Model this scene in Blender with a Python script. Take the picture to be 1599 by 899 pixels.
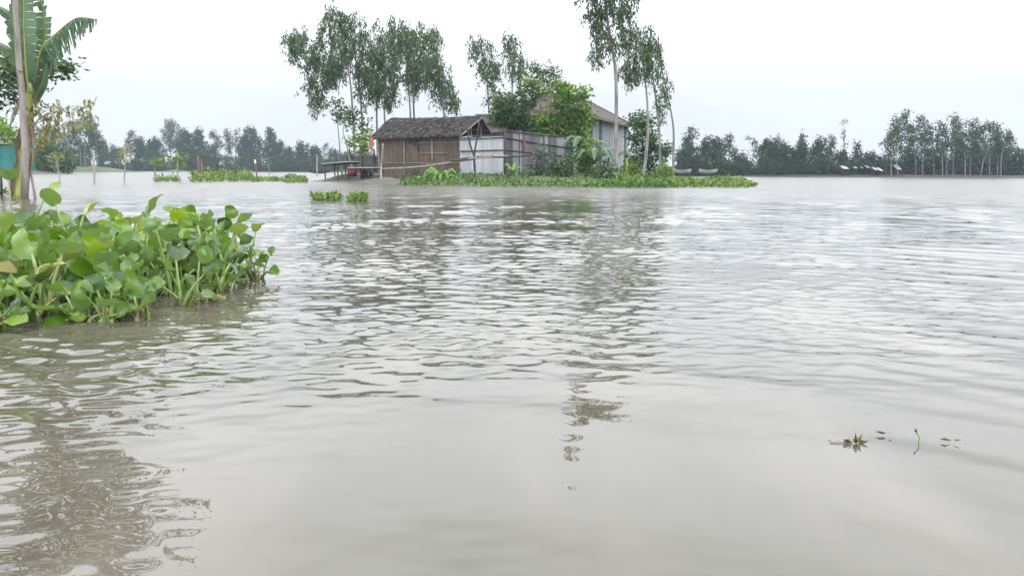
import bpy, math, random
import numpy as np
from mathutils import Vector, Matrix
R = math.radians
random.seed(7)
for o in list(bpy.data.objects): bpy.data.objects.remove(o)
S = bpy.context.scene
COL = S.collection

# ------------------------------------------------------------------ camera
FPX, CX, CY = 1300.0, 799.5, 449.5
PITCH, ROLL, CAMH = R(8.03), R(0.29), 0.70
cd = bpy.data.cameras.new("camera"); cam = bpy.data.objects.new("camera", cd); COL.objects.link(cam)
cam.matrix_world = Matrix.Translation((0, 0, CAMH)) @ Matrix.Rotation(math.pi/2 - PITCH, 4, 'X') @ Matrix.Rotation(ROLL, 4, 'Z')
cd.sensor_width = 36; cd.lens = 36*FPX/1599; cd.clip_start = 0.05; cd.clip_end = 5000
S.camera = cam
# ------------------------------------------------------------------ light
SUN_EL, SUN_AZ = 52, 150
W = bpy.data.worlds.new("World"); S.world = W; W.use_nodes = True
nt = W.node_tree; N = nt.nodes; L = nt.links
bg = N["Background"]; bg.inputs[1].default_value = 0.1
sky = N.new("ShaderNodeTexSky"); sky.sky_type = 'NISHITA'; sky.sun_disc = False
sky.sun_elevation = R(SUN_EL); sky.sun_rotation = R(SUN_AZ); sky.dust_density = 4; sky.air_density = 1.0
tc = N.new("ShaderNodeTexCoord"); sp = N.new("ShaderNodeSeparateXYZ"); L.new(tc.outputs["Generated"], sp.inputs[0])
def mth(op, a, b=None, clamp=False, nodes=N, links=L):
    m = nodes.new("ShaderNodeMath"); m.operation = op; m.use_clamp = clamp
    for i, x in enumerate((a, b)):
        if x is None: continue
        if isinstance(x, (int, float)): m.inputs[i].default_value = x
        else: links.new(x, m.inputs[i])
    return m.outputs[0]
zz = mth('MAXIMUM', sp.outputs[2], 0.0)
cmr = N.new("ShaderNodeMapRange"); cmr.interpolation_type = 'SMOOTHSTEP'; L.new(zz, cmr.inputs[0])
for _i, _v in ((1, 0.05), (2, 0.47), (3, 1.0), (4, 4.75)): cmr.inputs[_i].default_value = _v
cie = cmr.outputs[0]     # overcast sky, brighter towards the zenith
cl = N.new("ShaderNodeTexNoise"); cl.inputs["Scale"].default_value = 2.2; cl.inputs["Detail"].default_value = 5
mp = N.new("ShaderNodeMapping"); mp.inputs["Scale"].default_value = (1, 1, 3.5); L.new(tc.outputs["Generated"], mp.inputs[0]); L.new(mp.outputs[0], cl.inputs[0])
cm = mth('MULTIPLY_ADD', cl.outputs[0], 0.3); cm.node.inputs[2].default_value = 0.85
lum = mth('MULTIPLY', cie, cm)
lum = mth('MULTIPLY', lum, 8.7)
cr = N.new("ShaderNodeValToRGB"); L.new(zz, cr.inputs[0])
cr.color_ramp.elements[0].position = 0; cr.color_ramp.elements[0].color = (.965, .99, 1.045, 1)
cr.color_ramp.elements[1].position = .5; cr.color_ramp.elements[1].color = (.965, .995, 1.05, 1)
vm = N.new("ShaderNodeVectorMath"); vm.operation = 'SCALE'; L.new(cr.outputs[0], vm.inputs[0]); L.new(lum, vm.inputs["Scale"])
mx = N.new("ShaderNodeMix"); mx.data_type = 'RGBA'; mx.inputs[0].default_value = 0.06
L.new(vm.outputs[0], mx.inputs["A"]); L.new(sky.outputs[0], mx.inputs["B"]); L.new(mx.outputs["Result"], bg.inputs[0])
sd = bpy.data.lights.new("sun", 'SUN'); sd.energy = 0.6; sd.angle = R(25); sd.color = (1, .96, .9)
sun = bpy.data.objects.new("sun", sd); COL.objects.link(sun)
az = R(SUN_AZ); el = R(SUN_EL)
dirv = Vector((math.sin(az)*math.cos(el), math.cos(az)*math.cos(el), math.sin(el)))
sun.rotation_euler = dirv.to_track_quat('Z', 'Y').to_euler()
S.view_settings.view_transform = 'Standard'; S.view_settings.look = 'None'
S.view_settings.exposure = 0.0; S.view_settings.gamma = 1
S.cycles.max_bounces = 6; S.cycles.volume_bounces = 0; S.cycles.transparent_max_bounces = 6

# ------------------------------------------------------------------ survey helpers: photo measurements -> metres
_f = Vector((0, math.cos(PITCH), -math.sin(PITCH))); _u0 = Vector((0, math.sin(PITCH), math.cos(PITCH))); _r0 = Vector((1, 0, 0))
_r = math.cos(ROLL)*_r0 + math.sin(ROLL)*_u0; _u = -math.sin(ROLL)*_r0 + math.cos(ROLL)*_u0
CAM = Vector((0, 0, CAMH))
def ray(px, py): return _f + ((px-CX)/FPX)*_r - ((py-CY)/FPX)*_u
def at(px, py, d):
    r = ray(px, py); return CAM + r*(d/r.y)
def on_water(px, py, z=0.0):
    r = ray(px, py); return CAM + r*((z-CAMH)/r.z)
def mpp(d): return d/FPX

# ------------------------------------------------------------------ mesh helpers
WLOC = {}
def newmesh(name, V, F, mat, smooth=False):
    me = bpy.data.meshes.new(name); me.from_pydata(V, [], F)
    if mat: me.materials.append(mat)
    if smooth:
        me.polygons.foreach_set("use_smooth", [True]*len(me.polygons))
    me.update(); return me
def link(name, me, parent=None, loc=(0, 0, 0)):
    o = bpy.data.objects.new(name, me); COL.objects.link(o)
    o.parent = parent; o.location = loc
    WLOC[o.name] = (WLOC[parent.name] if parent else Vector((0, 0, 0))) + Vector(loc)
    return o
def tag(o, label=None, cat=None, group=None, kind=None):
    if label: o['label'] = label
    if cat: o['category'] = cat
    if group: o['group'] = group
    if kind: o['kind'] = kind
    return o
def thing(name, label, cat, loc, group=None):
    return tag(link(name, None, None, Vector(loc)), label, cat, group)
class MB:
    def __init__(s): s.v = []; s.f = []
    def add(s, V, F):
        n = len(s.v); s.v += [tuple(p) for p in V]; s.f += [tuple(i+n for i in f) for f in F]; return s
    def hexa(s, P):   # 8 points: bottom ring 0-3, top ring 4-7
        return s.add(P, [(3,2,1,0),(4,5,6,7),(0,1,5,4),(1,2,6,5),(2,3,7,6),(3,0,4,7)])
    def box(s, c, sz, rz=0, m=None):
        hx, hy, hz = sz[0]/2, sz[1]/2, sz[2]/2
        M = m or Matrix.Rotation(rz, 3, 'Z'); c = Vector(c)
        return s.hexa([c + M @ Vector(p) for p in ((-hx,-hy,-hz),(hx,-hy,-hz),(hx,hy,-hz),(-hx,hy,-hz),(-hx,-hy,hz),(hx,-hy,hz),(hx,hy,hz),(-hx,hy,hz))])
    def bar(s, a, b, w, t, up=(0, 0, 1)):
        a, b = Vector(a), Vector(b); d = (b-a).normalized(); x = d.cross(Vector(up))
        if x.length < 1e-4: x = d.cross(Vector((1, 0, 0)))
        x.normalize(); y = x.cross(d)
        return s.hexa([a-x*w/2-y*t/2, a+x*w/2-y*t/2, b+x*w/2-y*t/2, b-x*w/2-y*t/2, a-x*w/2+y*t/2, a+x*w/2+y*t/2, b+x*w/2+y*t/2, b-x*w/2+y*t/2])
    def tube(s, P, rad, n=6):
        P = [Vector(p) for p in P]; V = []; F = []; k = len(P)
        if not hasattr(rad, '__len__'): rad = [rad]*k
        ref = Vector((1, 0, 0))
        for i, p in enumerate(P):
            d = (P[min(i+1, k-1)] - P[max(i-1, 0)]).normalized()
            if abs(d.dot(ref)) > .95: ref = Vector((0, 1, 0))
            x = d.cross(ref).normalized(); y = d.cross(x)
            V += [p + (x*math.cos(2*math.pi*j/n) + y*math.sin(2*math.pi*j/n))*rad[i] for j in range(n)]
        for i in range(k-1):
            for j in range(n):
                F.append((i*n+j, i*n+(j+1) % n, (i+1)*n+(j+1) % n, (i+1)*n+j))
        F.append(tuple(range(n))[::-1]); F.append(tuple((k-1)*n+j for j in range(n)))
        return s.add(V, F)
    def build(s, name, mat, parent=None, smooth=False, origin=None):
        off = WLOC[parent.name] if parent else Vector(origin or (0, 0, 0))
        V = [(p[0]-off.x, p[1]-off.y, p[2]-off.z) for p in s.v]
        return link(name, newmesh(name, V, s.f, mat, smooth), parent, (0, 0, 0) if parent else off)
def build_np(name, V, F, mat, parent=None, smooth=False, origin=None):
    off = WLOC[parent.name] if parent else Vector(origin or (0, 0, 0))
    V = np.asarray(V, np.float64) - np.array(off)
    F = np.asarray(F, np.int32); k = F.shape[1]
    me = bpy.data.meshes.new(name)
    me.vertices.add(len(V)); me.vertices.foreach_set("co", V.ravel().astype(np.float32))
    me.loops.add(F.size); me.loops.foreach_set("vertex_index", F.ravel())
    me.polygons.add(len(F)); me.polygons.foreach_set("loop_start", np.arange(0, F.size, k, dtype=np.int32))
    if smooth: me.polygons.foreach_set("use_smooth", np.ones(len(F), bool))
    me.materials.append(mat); me.update(calc_edges=True)
    return link(name, me, parent, (0, 0, 0) if parent else off)
def spline(P, n):
    P = [Vector(p) for p in P]
    if len(P) == 2: return [P[0].lerp(P[1], i/n) for i in range(n+1)]
    Q = [2*P[0]-P[1]] + P + [2*P[-1]-P[-2]]; out = []
    for k in range(n+1):
        t = k/n*(len(P)-1); i = min(int(t), len(P)-2); t -= i
        a, b, c, d = Q[i:i+4]
        out.append(.5*((2*b) + (c-a)*t + (2*a-5*b+4*c-d)*t*t + (3*b-a-3*c+d)*t**3))
    return out
def lerp(a, b, t): return a+(b-a)*t

# ------------------------------------------------------------------ materials
def material(name):
    m = bpy.data.materials.new(name); m.use_nodes = True
    return m, m.node_tree.nodes, m.node_tree.links, m.node_tree.nodes["Principled BSDF"]
def ramp(n, l, src, stops):
    r = n.new("ShaderNodeValToRGB"); l.new(src, r.inputs[0]); e = r.color_ramp.elements
    while len(e) < len(stops): e.new(.5)
    for x, (p, c) in zip(e, stops): x.position = p; x.color = (*c, 1)
    return r.outputs[0]
def surf(name, stops, scale=5, detail=6, rough=.8, bump=.3, stretch=(1, 1, 1), spec=.3, bscale=None, metal=0, dist=0.02):
    m, n, l, p = material(name)
    t = n.new("ShaderNodeTexCoord"); mp = n.new("ShaderNodeMapping"); mp.inputs["Scale"].default_value = stretch
    l.new(t.outputs["Object"], mp.inputs[0])
    oi = n.new("ShaderNodeObjectInfo"); ad = n.new("ShaderNodeVectorMath"); ad.operation = 'ADD'
    sc = n.new("ShaderNodeVectorMath"); sc.operation = 'SCALE'; sc.inputs["Scale"].default_value = 37.
    cb = n.new("ShaderNodeCombineXYZ"); [l.new(oi.outputs["Random"], cb.inputs[i]) for i in range(3)]
    l.new(cb.outputs[0], sc.inputs[0]); l.new(mp.outputs[0], ad.inputs[0]); l.new(sc.outputs[0], ad.inputs[1])
    no = n.new("ShaderNodeTexNoise"); no.inputs["Scale"].default_value = scale; no.inputs["Detail"].default_value = detail; no.inputs["Roughness"].default_value = .62
    l.new(ad.outputs[0], no.inputs[0])
    c = ramp(n, l, no.outputs[0], stops)
    hs = n.new("ShaderNodeHueSaturation"); l.new(c, hs.inputs["Color"])
    mr = n.new("ShaderNodeMapRange"); l.new(oi.outputs["Random"], mr.inputs[0]); mr.inputs[3].default_value = .86; mr.inputs[4].default_value = 1.14
    l.new(mr.outputs[0], hs.inputs["Value"]); l.new(hs.outputs[0], p.inputs["Base Color"])
    p.inputs["Roughness"].default_value = rough; p.inputs["Specular IOR Level"].default_value = spec; p.inputs["Metallic"].default_value = metal
    if bump:
        b = n.new("ShaderNodeBump"); b.inputs["Strength"].default_value = bump; b.inputs["Distance"].default_value = dist
        if bscale:
            n2 = n.new("ShaderNodeTexNoise"); n2.inputs["Scale"].default_value = bscale; n2.inputs["Detail"].default_value = 4; l.new(ad.outputs[0], n2.inputs[0]); l.new(n2.outputs[0], b.inputs["Height"])
        else: l.new(no.outputs[0], b.inputs["Height"])
        l.new(b.outputs[0], p.inputs["Normal"])
    return m
def leafmat(name, stops, rough=.5, trans=.35, tcol=None, spec=.4, back=None, blotch=None, sat=1.15):
    m, n, l, p = material(name)
    g = n.new("ShaderNodeNewGeometry"); oi = n.new("ShaderNodeObjectInfo")
    a = n.new("ShaderNodeMath"); a.operation = 'ADD'; l.new(g.outputs["Random Per Island"], a.inputs[0]); l.new(oi.outputs["Random"], a.inputs[1])
    fr = n.new("ShaderNodeMath"); fr.operation = 'FRACT'; l.new(a.outputs[0], fr.inputs[0])
    c = ramp(n, l, fr.outputs[0], stops)
    if blotch:
        t = n.new("ShaderNodeTexCoord"); no = n.new("ShaderNodeTexNoise"); no.inputs["Scale"].default_value = blotch[0]; no.inputs["Detail"].default_value = 4
        l.new(t.outputs["Object"], no.inputs[0])
        f = n.new("ShaderNodeMapRange"); l.new(no.outputs[0], f.inputs[0]); f.inputs[1].default_value = blotch[2]; f.inputs[2].default_value = blotch[3]; f.inputs[4].default_value = .85
        mm = n.new("ShaderNodeMix"); mm.data_type = 'RGBA'; l.new(f.outputs[0], mm.inputs[0]); l.new(c, mm.inputs["A"]); mm.inputs["B"].default_value = (*blotch[1], 1); c = mm.outputs["Result"]
    if back:
        mm = n.new("ShaderNodeMix"); mm.data_type = 'RGBA'; l.new(g.outputs["Backfacing"], mm.inputs[0]); l.new(c, mm.inputs["A"])
        m2 = n.new("ShaderNodeMix"); m2.data_type = 'RGBA'; m2.inputs[0].default_value = .5; l.new(c, m2.inputs["A"]); m2.inputs["B"].default_value = (*back, 1)
        l.new(m2.outputs["Result"], mm.inputs["B"]); c = mm.outputs["Result"]
    l.new(c, p.inputs["Base Color"]); p.inputs["Roughness"].default_value = rough; p.inputs["Specular IOR Level"].default_value = spec
    tr = n.new("ShaderNodeBsdfTranslucent"); hs = n.new("ShaderNodeHueSaturation"); hs.inputs["Saturation"].default_value = sat; hs.inputs["Value"].default_value = 1.5; hs.inputs["Hue"].default_value = .48
    l.new(c, hs.inputs["Color"]); l.new(hs.outputs[0], tr.inputs[0])
    mx = n.new("ShaderNodeMixShader"); mx.inputs[0].default_value = trans; l.new(p.outputs[0], mx.inputs[1]); l.new(tr.outputs[0], mx.inputs[2])
    l.new(mx.outputs[0], n["Material Output"].inputs[0])
    return m
M = {}
M['euc'] = leafmat("eucalyptus_leaf", [(0, (.022, .046, .018)), (.5, (.042, .08, .028)), (.85, (.072, .122, .034)), (1, (.12, .18, .042))], rough=.5, trans=.36)
M['mango'] = leafmat("dark_broad_leaf", [(0, (.02, .05, .015)), (.5, (.028, .066, .013)), (1, (.07, .135, .022))], rough=.45, trans=.3)
M['bright'] = leafmat("bright_leaf", [(0, (.04, .1, .015)), (.5, (.09, .18, .016)), (1, (.17, .28, .03))], rough=.5, trans=.35)
M['far'] = leafmat("far_leaf", [(0, (.014, .03, .014)), (.6, (.026, .05, .022)), (1, (.05, .08, .032))], rough=.7, trans=.2, spec=.2)
M['fargreen'] = leafmat("far_pale_leaf", [(0, (.022, .042, .02)), (.6, (.04, .068, .03)), (1, (.068, .1, .04))], rough=.7, trans=.25, spec=.2)
M['yellow'] = leafmat("yellowed_leaf", [(0, (.1, .13, .03)), (.45, (.2, .205, .06)), (.8, (.35, .32, .16)), (1, (.07, .1, .03))], rough=.6, trans=.35)
M['banana'] = leafmat("banana_leaf", [(0, (.045, .1, .038)), (1, (.095, .165, .065))], rough=.4, trans=.35, back=(.12, .2, .12), blotch=(2.2, (.05, .09, .05), .4, .8))
M['dead'] = leafmat("withered_leaf", [(0, (.2, .15, .09)), (1, (.34, .28, .19))], rough=.85, trans=.15, sat=.9)
M['hya'] = leafmat("hyacinth_blade", [(0, (.025, .07, .008)), (.3, (.052, .125, .012)), (.7, (.095, .19, .015)), (.92, (.165, .26, .018)), (1, (.22, .23, .04))], rough=.24, trans=.28, spec=.55, back=(.14, .22, .09), blotch=(14, (.2, .2, .05), .6, .8), sat=1.1)
M['hyastalk'] = leafmat("hyacinth_stalk", [(0, (.16, .26, .06)), (.6, (.24, .34, .1)), (1, (.36, .38, .17))], rough=.4, trans=.2)
M['hyafar'] = leafmat("hyacinth_far", [(0, (.035, .075, .012)), (.5, (.072, .135, .02)), (1, (.15, .225, .045))], rough=.45, trans=.3)
M['fringe'] = leafmat('bank_leaf', [(0, (.025, .06, .012)), (.5, (.05, .11, .02)), (.88, (.08, .155, .025)), (1, (.16, .23, .05))], rough=.45, trans=.3)
M['weed'] = leafmat('wet_weed', [(0, (.03, .03, .012)), (.6, (.06, .065, .02)), (1, (.13, .14, .04))], rough=.4, trans=.15)
M['pale'] = leafmat('pale_sapling_leaf', [(0, (.1, .13, .045)), (.6, (.18, .2, .085)), (1, (.28, .28, .15))], rough=.6, trans=.3)
M['grass'] = leafmat("grass_blade", [(0, (.016, .04, .008)), (.6, (.042, .085, .016)), (1, (.1, .15, .035))], rough=.6, trans=.3)
M['taro'] = leafmat("taro_leaf", [(0, (.07, .18, .03)), (1, (.13, .28, .05))], rough=.4, trans=.35)
M['greyleaf'] = leafmat("dusty_leaf", [(0, (.05, .065, .05)), (1, (.1, .11, .08))], rough=.8, trans=.2)
M['palebark'] = surf("pale_bark", [(.3, (.11, .1, .085)), (.55, (.22, .205, .18)), (.8, (.36, .34, .31))], 6, stretch=(1, 1, .25), bump=.5)
M['bark'] = surf("brown_bark", [(.3, (.08, .065, .05)), (.7, (.2, .165, .13))], 8, stretch=(1, 1, .3), bump=.6)
M['greybark'] = surf("grey_bark", [(.3, (.17, .145, .125)), (.55, (.3, .27, .235)), (.8, (.42, .38, .33))], 9, stretch=(1, 1, .2), bump=.6)
M['farbark'] = surf("far_bark", [(.3, (.12, .12, .115)), (.8, (.27, .27, .255))], 4, bump=0)
M['stem'] = surf("banana_stem", [(.3, (.17, .19, .045)), (.55, (.32, .33, .09)), (.8, (.4, .37, .15))], 3, stretch=(4, 4, .35), rough=.45, bump=.3)
M['sheath'] = surf("dry_sheath", [(.3, (.06, .045, .035)), (.6, (.17, .13, .09)), (.85, (.3, .25, .18))], 5, stretch=(4, 4, .5), bump=.6)
M['tin'] = surf("weathered_tin", [(.25, (.12, .128, .138)), (.5, (.24, .255, .272)), (.75, (.35, .37, .39))], 1.1, stretch=(2.2, 2.2, .35), rough=.5, bump=.1, spec=.5)
M['whitetin'] = surf("pale_tin", [(.25, (.17, .17, .168)), (.42, (.31, .32, .33)), (.75, (.43, .445, .46))], 1.0, stretch=(2, 2, .3), rough=.5, bump=.1, spec=.5)
M['greytin'] = surf("dull_tin", [(.25, (.035, .034, .034)), (.5, (.085, .084, .085)), (.75, (.165, .165, .168))], 1.2, stretch=(2.2, 2.2, .35), rough=.6, bump=.1, spec=.4)
M['rust'] = surf("rusty_tin", [(.28, (.035, .025, .022)), (.42, (.075, .048, .041)), (.54, (.088, .074, .07)), (.72, (.15, .147, .145))], 1.5, stretch=(1.8, 1.8, 1.2), rough=.85, bump=.15, spec=.12)
M['mat'] = surf("woven_bamboo", [(.25, (.04, .028, .02)), (.5, (.09, .064, .047)), (.8, (.185, .14, .105))], 2.2, detail=10, stretch=(6, 6, .45), rough=.85, bump=.5, bscale=40)
M['thatch'] = leafmat("thatch_straw", [(0, (.035, .032, .03)), (.55, (.085, .078, .072)), (.9, (.15, .138, .125)), (1, (.25, .24, .22))], rough=.95, trans=.05, spec=.1)
M['thatchbase'] = surf("thatch_base", [(.3, (.04, .037, .034)), (.7, (.12, .11, .1))], 6, bump=.8)
M['bamboo'] = surf("weathered_bamboo", [(.3, (.13, .11, .09)), (.6, (.27, .235, .19)), (.85, (.4, .36, .3))], 7, stretch=(1, 1, .5), bump=.3)
M['darkwood'] = surf("wet_dark_wood", [(.3, (.022, .019, .017)), (.7, (.07, .06, .052))], 8, bump=.5)
M['deck'] = surf("grey_deck_wood", [(.3, (.26, .25, .235)), (.7, (.46, .45, .43))], 6, bump=.4)
M['mud'] = surf("mud_ground", [(.3, (.045, .038, .028)), (.6, (.085, .074, .056)), (.8, (.13, .115, .092))], 1.4, rough=.8, bump=.5, dist=.05)
M['greenbank'] = surf("grassy_bank", [(.3, (.03, .055, .014)), (.55, (.055, .085, .022)), (.8, (.1, .1, .045))], .7, rough=.9, bump=.4, dist=.05)
M['darkbank'] = surf('dark_bank', [(.3, (.02, .022, .014)), (.7, (.05, .045, .03))], 1.0, rough=.9, bump=.4, dist=.05)
M['cloth'] = surf("orange_cloth", [(.3, (.3, .05, .02)), (.7, (.5, .17, .09))], 6, rough=.8, bump=.4)
M['red'] = surf("red_plastic", [(.3, (.14, .018, .024)), (.7, (.23, .035, .04))], 6, rough=.5, bump=.1)
M['redpole'] = surf("red_paint", [(.3, (.13, .05, .042)), (.7, (.22, .085, .07))], 8, rough=.7, bump=.2)
M['white'] = surf("whitewash", [(.3, (.6, .6, .58)), (.7, (.78, .78, .76))], 5, rough=.7, bump=.1)
M['teal'] = surf("teal_sheet", [(.3, (.008, .11, .1)), (.7, (.02, .17, .155))], 1.5, rough=.6, bump=.1)
M['dark'] = surf("sacking_and_gap_black", [(.3, (.012, .012, .013)), (.7, (.035, .035, .037))], 5, rough=.8, bump=.3)  # sack, far shed walls, and the shade painted for the hut's wall openings

# ------------------------------------------------------------------ haze and water
def water():
    m, n, l, p = material("muddy_flood_water")
    t = n.new("ShaderNodeTexCoord")
    no = n.new("ShaderNodeTexNoise"); no.inputs["Scale"].default_value = .9; no.inputs["Detail"].default_value = 4
    mp = n.new("ShaderNodeMapping"); mp.inputs["Scale"].default_value = (1.5, .45, 1); l.new(t.outputs["Object"], mp.inputs[0]); l.new(mp.outputs[0], no.inputs[0])
    c = ramp(n, l, no.outputs[0], [(.3, (.04, .038, .025)), (.5, (.062, .056, .04)), (.7, (.1, .09, .07))])
    l.new(c, p.inputs["Base Color"]); p.inputs["IOR"].default_value = 1.333; p.inputs["Specular IOR Level"].default_value = .5
    s = n.new("ShaderNodeSeparateXYZ"); l.new(t.outputs["Object"], s.inputs[0])
    d = n.new("ShaderNodeVectorMath"); d.operation = 'LENGTH'; l.new(t.outputs["Object"], d.inputs[0])
    r = n.new("ShaderNodeMapRange"); l.new(d.outputs["Value"], r.inputs[0]); r.interpolation_type = 'SMOOTHSTEP'
    r.inputs[1].default_value = 5.0; r.inputs[2].default_value = 34; r.inputs[3].default_value = .015; r.inputs[4].default_value = .28
    l.new(r.outputs[0], p.inputs["Roughness"])
    rng = np.random.default_rng(11)
    rows = [0.25]
    while rows[-1] < 30: rows.append(rows[-1] + max(.007, .003*rows[-1]))
    while rows[-1] < 640: rows.append(rows[-1]*1.05)
    rows = np.array(rows)
    a_f = np.linspace(-R(39), R(39), 500)
    a_c = np.linspace(R(39), 2*math.pi-R(39), 60)[1:-1]
    ang = np.concatenate([a_f, a_c]); na = len(ang); nr = len(rows)
    A, D = np.meshgrid(ang, rows); X = D*np.sin(A); Y = D*np.cos(A)
    dr = np.gradient(rows)[:, None]*np.ones_like(A)
    dcol = np.ones(na)*(a_f[1]-a_f[0]); dcol[500:] = a_c[1]-a_c[0]
    dc = D*dcol[None, :]
    def patches(seed, scale, n=9):
        g = np.random.default_rng(seed); z = np.zeros_like(X)
        for _ in range(n):
            th = g.uniform(0, 2*math.pi); k = 2*math.pi/(scale*g.uniform(.6, 1.8)); z += np.sin(k*(X*math.cos(th)*.8 + Y*math.sin(th)) + g.uniform(0, 6.28))
        return z/math.sqrt(n/2)
    e1 = patches(1, 2.2); e2 = patches(2, 3.0); e3 = patches(3, 5.0)
    near = np.clip((D-1.7)/2.4, 0, 1); near = near*near*(3-2*near)
    Z = np.zeros_like(X)
    def wave(lam, th, slope, env):
        nonlocal Z
        kx, ky = math.sin(th), math.cos(th)
        rx = np.abs((kx*np.sin(A) + ky*np.cos(A)))/lam; cx = np.abs(kx*np.cos(A) - ky*np.sin(A))/lam
        res = 1.0/np.maximum(np.maximum(rx*dr, cx*dc), 1e-6)      # samples per wave
        w = np.clip((res-3)/3, 0, 1)
        Z += w*env*slope*lam/(2*math.pi)*np.sin(2*math.pi/lam*(kx*X+ky*Y) + rng.uniform(0, 6.28))
    envA = (.22+.78*near)*np.clip(.75+.35*e1, .2, 1.6); farw = np.clip((D-5)/8, 0, 1)
    for i in range(60):
        lam = .065*math.exp(rng.uniform(0, 1.35)); wave(lam, rng.normal(.02, .5), .0185, envA)
    for i in range(22):
        lam = .25*math.exp(rng.uniform(0, 1.0)); wave(lam, rng.normal(.02, .55), .0160, envA*(.2+.8*farw))
    for i in range(10):
        lam = .22*math.exp(rng.uniform(0, 1.1)); wave(lam, rng.normal(.5, .35), .0088, np.clip(.7+.4*e3, .2, 1.4))
    right = np.clip((X-.1*D)/(.35*D+.3), 0, 1)
    envB = right*np.clip(.7+.4*e2, .15, 1.5)*(.8+.2*near)
    for i in range(12):
        lam = .16*math.exp(rng.uniform(0, 1.2)); wave(lam, rng.normal(.74, .13), .0205, envB)
    for i in range(14):
        lam = .5*math.exp(rng.uniform(0, 1.1)); wave(lam, rng.normal(.1, .5), .0062, np.clip(.8+.3*e3, .3, 1.5)*(.3+.7*farw))
    for i in range(20):       # small round wobbles of the sheltered water by the plants
        lam = .1*math.exp(rng.uniform(0, 1.0)); wave(lam, rng.uniform(-1.4, 1.4), .0062, np.clip(.75+.5*e2, .1, 1.6)*np.clip((.4-X/np.maximum(D, .1))*1.4, .3, 1))
    V = np.stack([X, Y, Z], -1).reshape(-1, 3)
    i = np.arange(nr-1)[:, None]*na; j = np.arange(na)[None, :]; j2 = (j+1) % na
    F = np.stack([i+j, i+na+j, i+na+j2, i+j2], -1).reshape(-1, 4)[:, ::-1]
    return tag(build_np("flood_water", V, F, m, smooth=True), kind='structure')
water()
b = MB().box((0, 0, 21), (1320, 1320, 48))
hz = b.build("haze", None, None, origin=(0, 0, 21)); tag(hz, kind='stuff')
hm = bpy.data.materials.new("haze_air"); hm.use_nodes = True; hn = hm.node_tree.nodes; hn.remove(hn["Principled BSDF"])
pv = hn.new("ShaderNodeVolumePrincipled"); pv.inputs["Color"].default_value = (.74, .87, 1, 1); pv.inputs["Density"].default_value = .00042
hm.node_tree.links.new(pv.outputs[0], hn["Material Output"].inputs["Volume"]); hz.data.materials.append(hm)

# ------------------------------------------------------------------ ground
def mound(name, poly, h, rampw, mat, cell, seed=0, low=-.3, bumps=.12):
    P = np.array([(p[0], p[1]) for p in poly]); lo = P.min(0)-rampw*.6; hi = P.max(0)+rampw*.6
    nx, ny = int((hi[0]-lo[0])/cell)+2, int((hi[1]-lo[1])/cell)+2
    X, Y = np.meshgrid(np.linspace(lo[0], hi[0], nx), np.linspace(lo[1], hi[1], ny))
    inside = np.zeros_like(X, bool); dist = np.full_like(X, 1e9); k = len(P)
    for i in range(k):
        a, b = P[i], P[(i+1) % k]; e = b-a
        t = np.clip(((X-a[0])*e[0]+(Y-a[1])*e[1])/(e@e), 0, 1)
        dist = np.minimum(dist, np.hypot(X-a[0]-t*e[0], Y-a[1]-t*e[1]))
        c = ((a[1] > Y) != (b[1] > Y)); xi = a[0]+(Y-a[1])/(b[1]-a[1]+1e-12)*(b[0]-a[0]); inside ^= c & (X < xi)
    sdist = np.where(inside, dist, -dist)
    g = np.random.default_rng(seed); nz = sum(np.sin(X*g.normal()*1.1/cell*.35+Y*g.normal()*1.1/cell*.35+g.uniform(0, 6)) for _ in range(8))/2.8
    t = np.clip(sdist/rampw, -.6, 1); Z = np.where(t > 0, h*(t*t*(3-2*t)) + .02, t*.9) + nz*bumps*np.clip(t, .1, 1)
    V = np.stack([X, Y, Z], -1).reshape(-1, 3)
    i = np.arange(ny-1)[:, None]*nx; j = np.arange(nx-1)[None, :]
    F = np.stack([i+j, i+j+1, i+nx+j+1, i+nx+j], -1).reshape(-1, 4)
    F = F[(V[F][:, :, 2] > low).any(1)]
    return tag(build_np(name, V, F, mat, smooth=True), kind='structure')
island = [on_water(x, y) for x, y in ((606, 286.5), (640, 287.5), (700, 288.5), (800, 289.5), (900, 290.5), (1000, 290.5), (1048, 287))] + \
         [at(1052, 280, 60), at(1035, 280, 76), at(610, 280, 76), at(575, 280, 62)]
mound("island_ground", island, .5, 5, M['greenbank'], .4, 1)
mud = [on_water(x, y) for x, y in ((482, 284), (530, 284), (572, 286.5), (650, 288.5))] + [at(650, 280, 52), at(560, 280, 60), at(505, 280, 56)]
mound("mud_landing", mud, .42, 2.4, M['mud'], .2, 2, bumps=.05)
mound("far_bank", [at(1035, 270, 118), at(1250, 270, 114), at(1500, 270, 112), at(1900, 270, 112), at(2000, 270, 200), at(900, 270, 190)], .35, 6, M['darkbank'], 1.5, 3, bumps=.03)
mound("distant_bank", [at(-300, 270, 250), at(150, 270, 225), at(540, 270, 215), at(900, 270, 240), at(900, 270, 330), at(-350, 270, 330)], .8, 10, M['greenbank'], 3, 4, bumps=.1)
mound("left_bank", [at(-260, 270, 100), at(40, 270, 99), at(104, 270, 103), at(112, 270, 130), at(-250, 270, 150)], .55, 6, M['mud'], 1, 5, bumps=.1)
mound("grassy_bank", [at(75, 270, 142), at(200, 270, 150), at(232, 270, 160), at(180, 270, 185), at(20, 270, 180)], .95, 9, M['greenbank'], 1.2, 6, bumps=.08)
mound("grassy_bank", [at(250, 270, 172), at(300, 270, 172), at(306, 270, 190), at(245, 270, 190)], .75, 6, M['greenbank'], 1, 8, bumps=.06)

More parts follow.
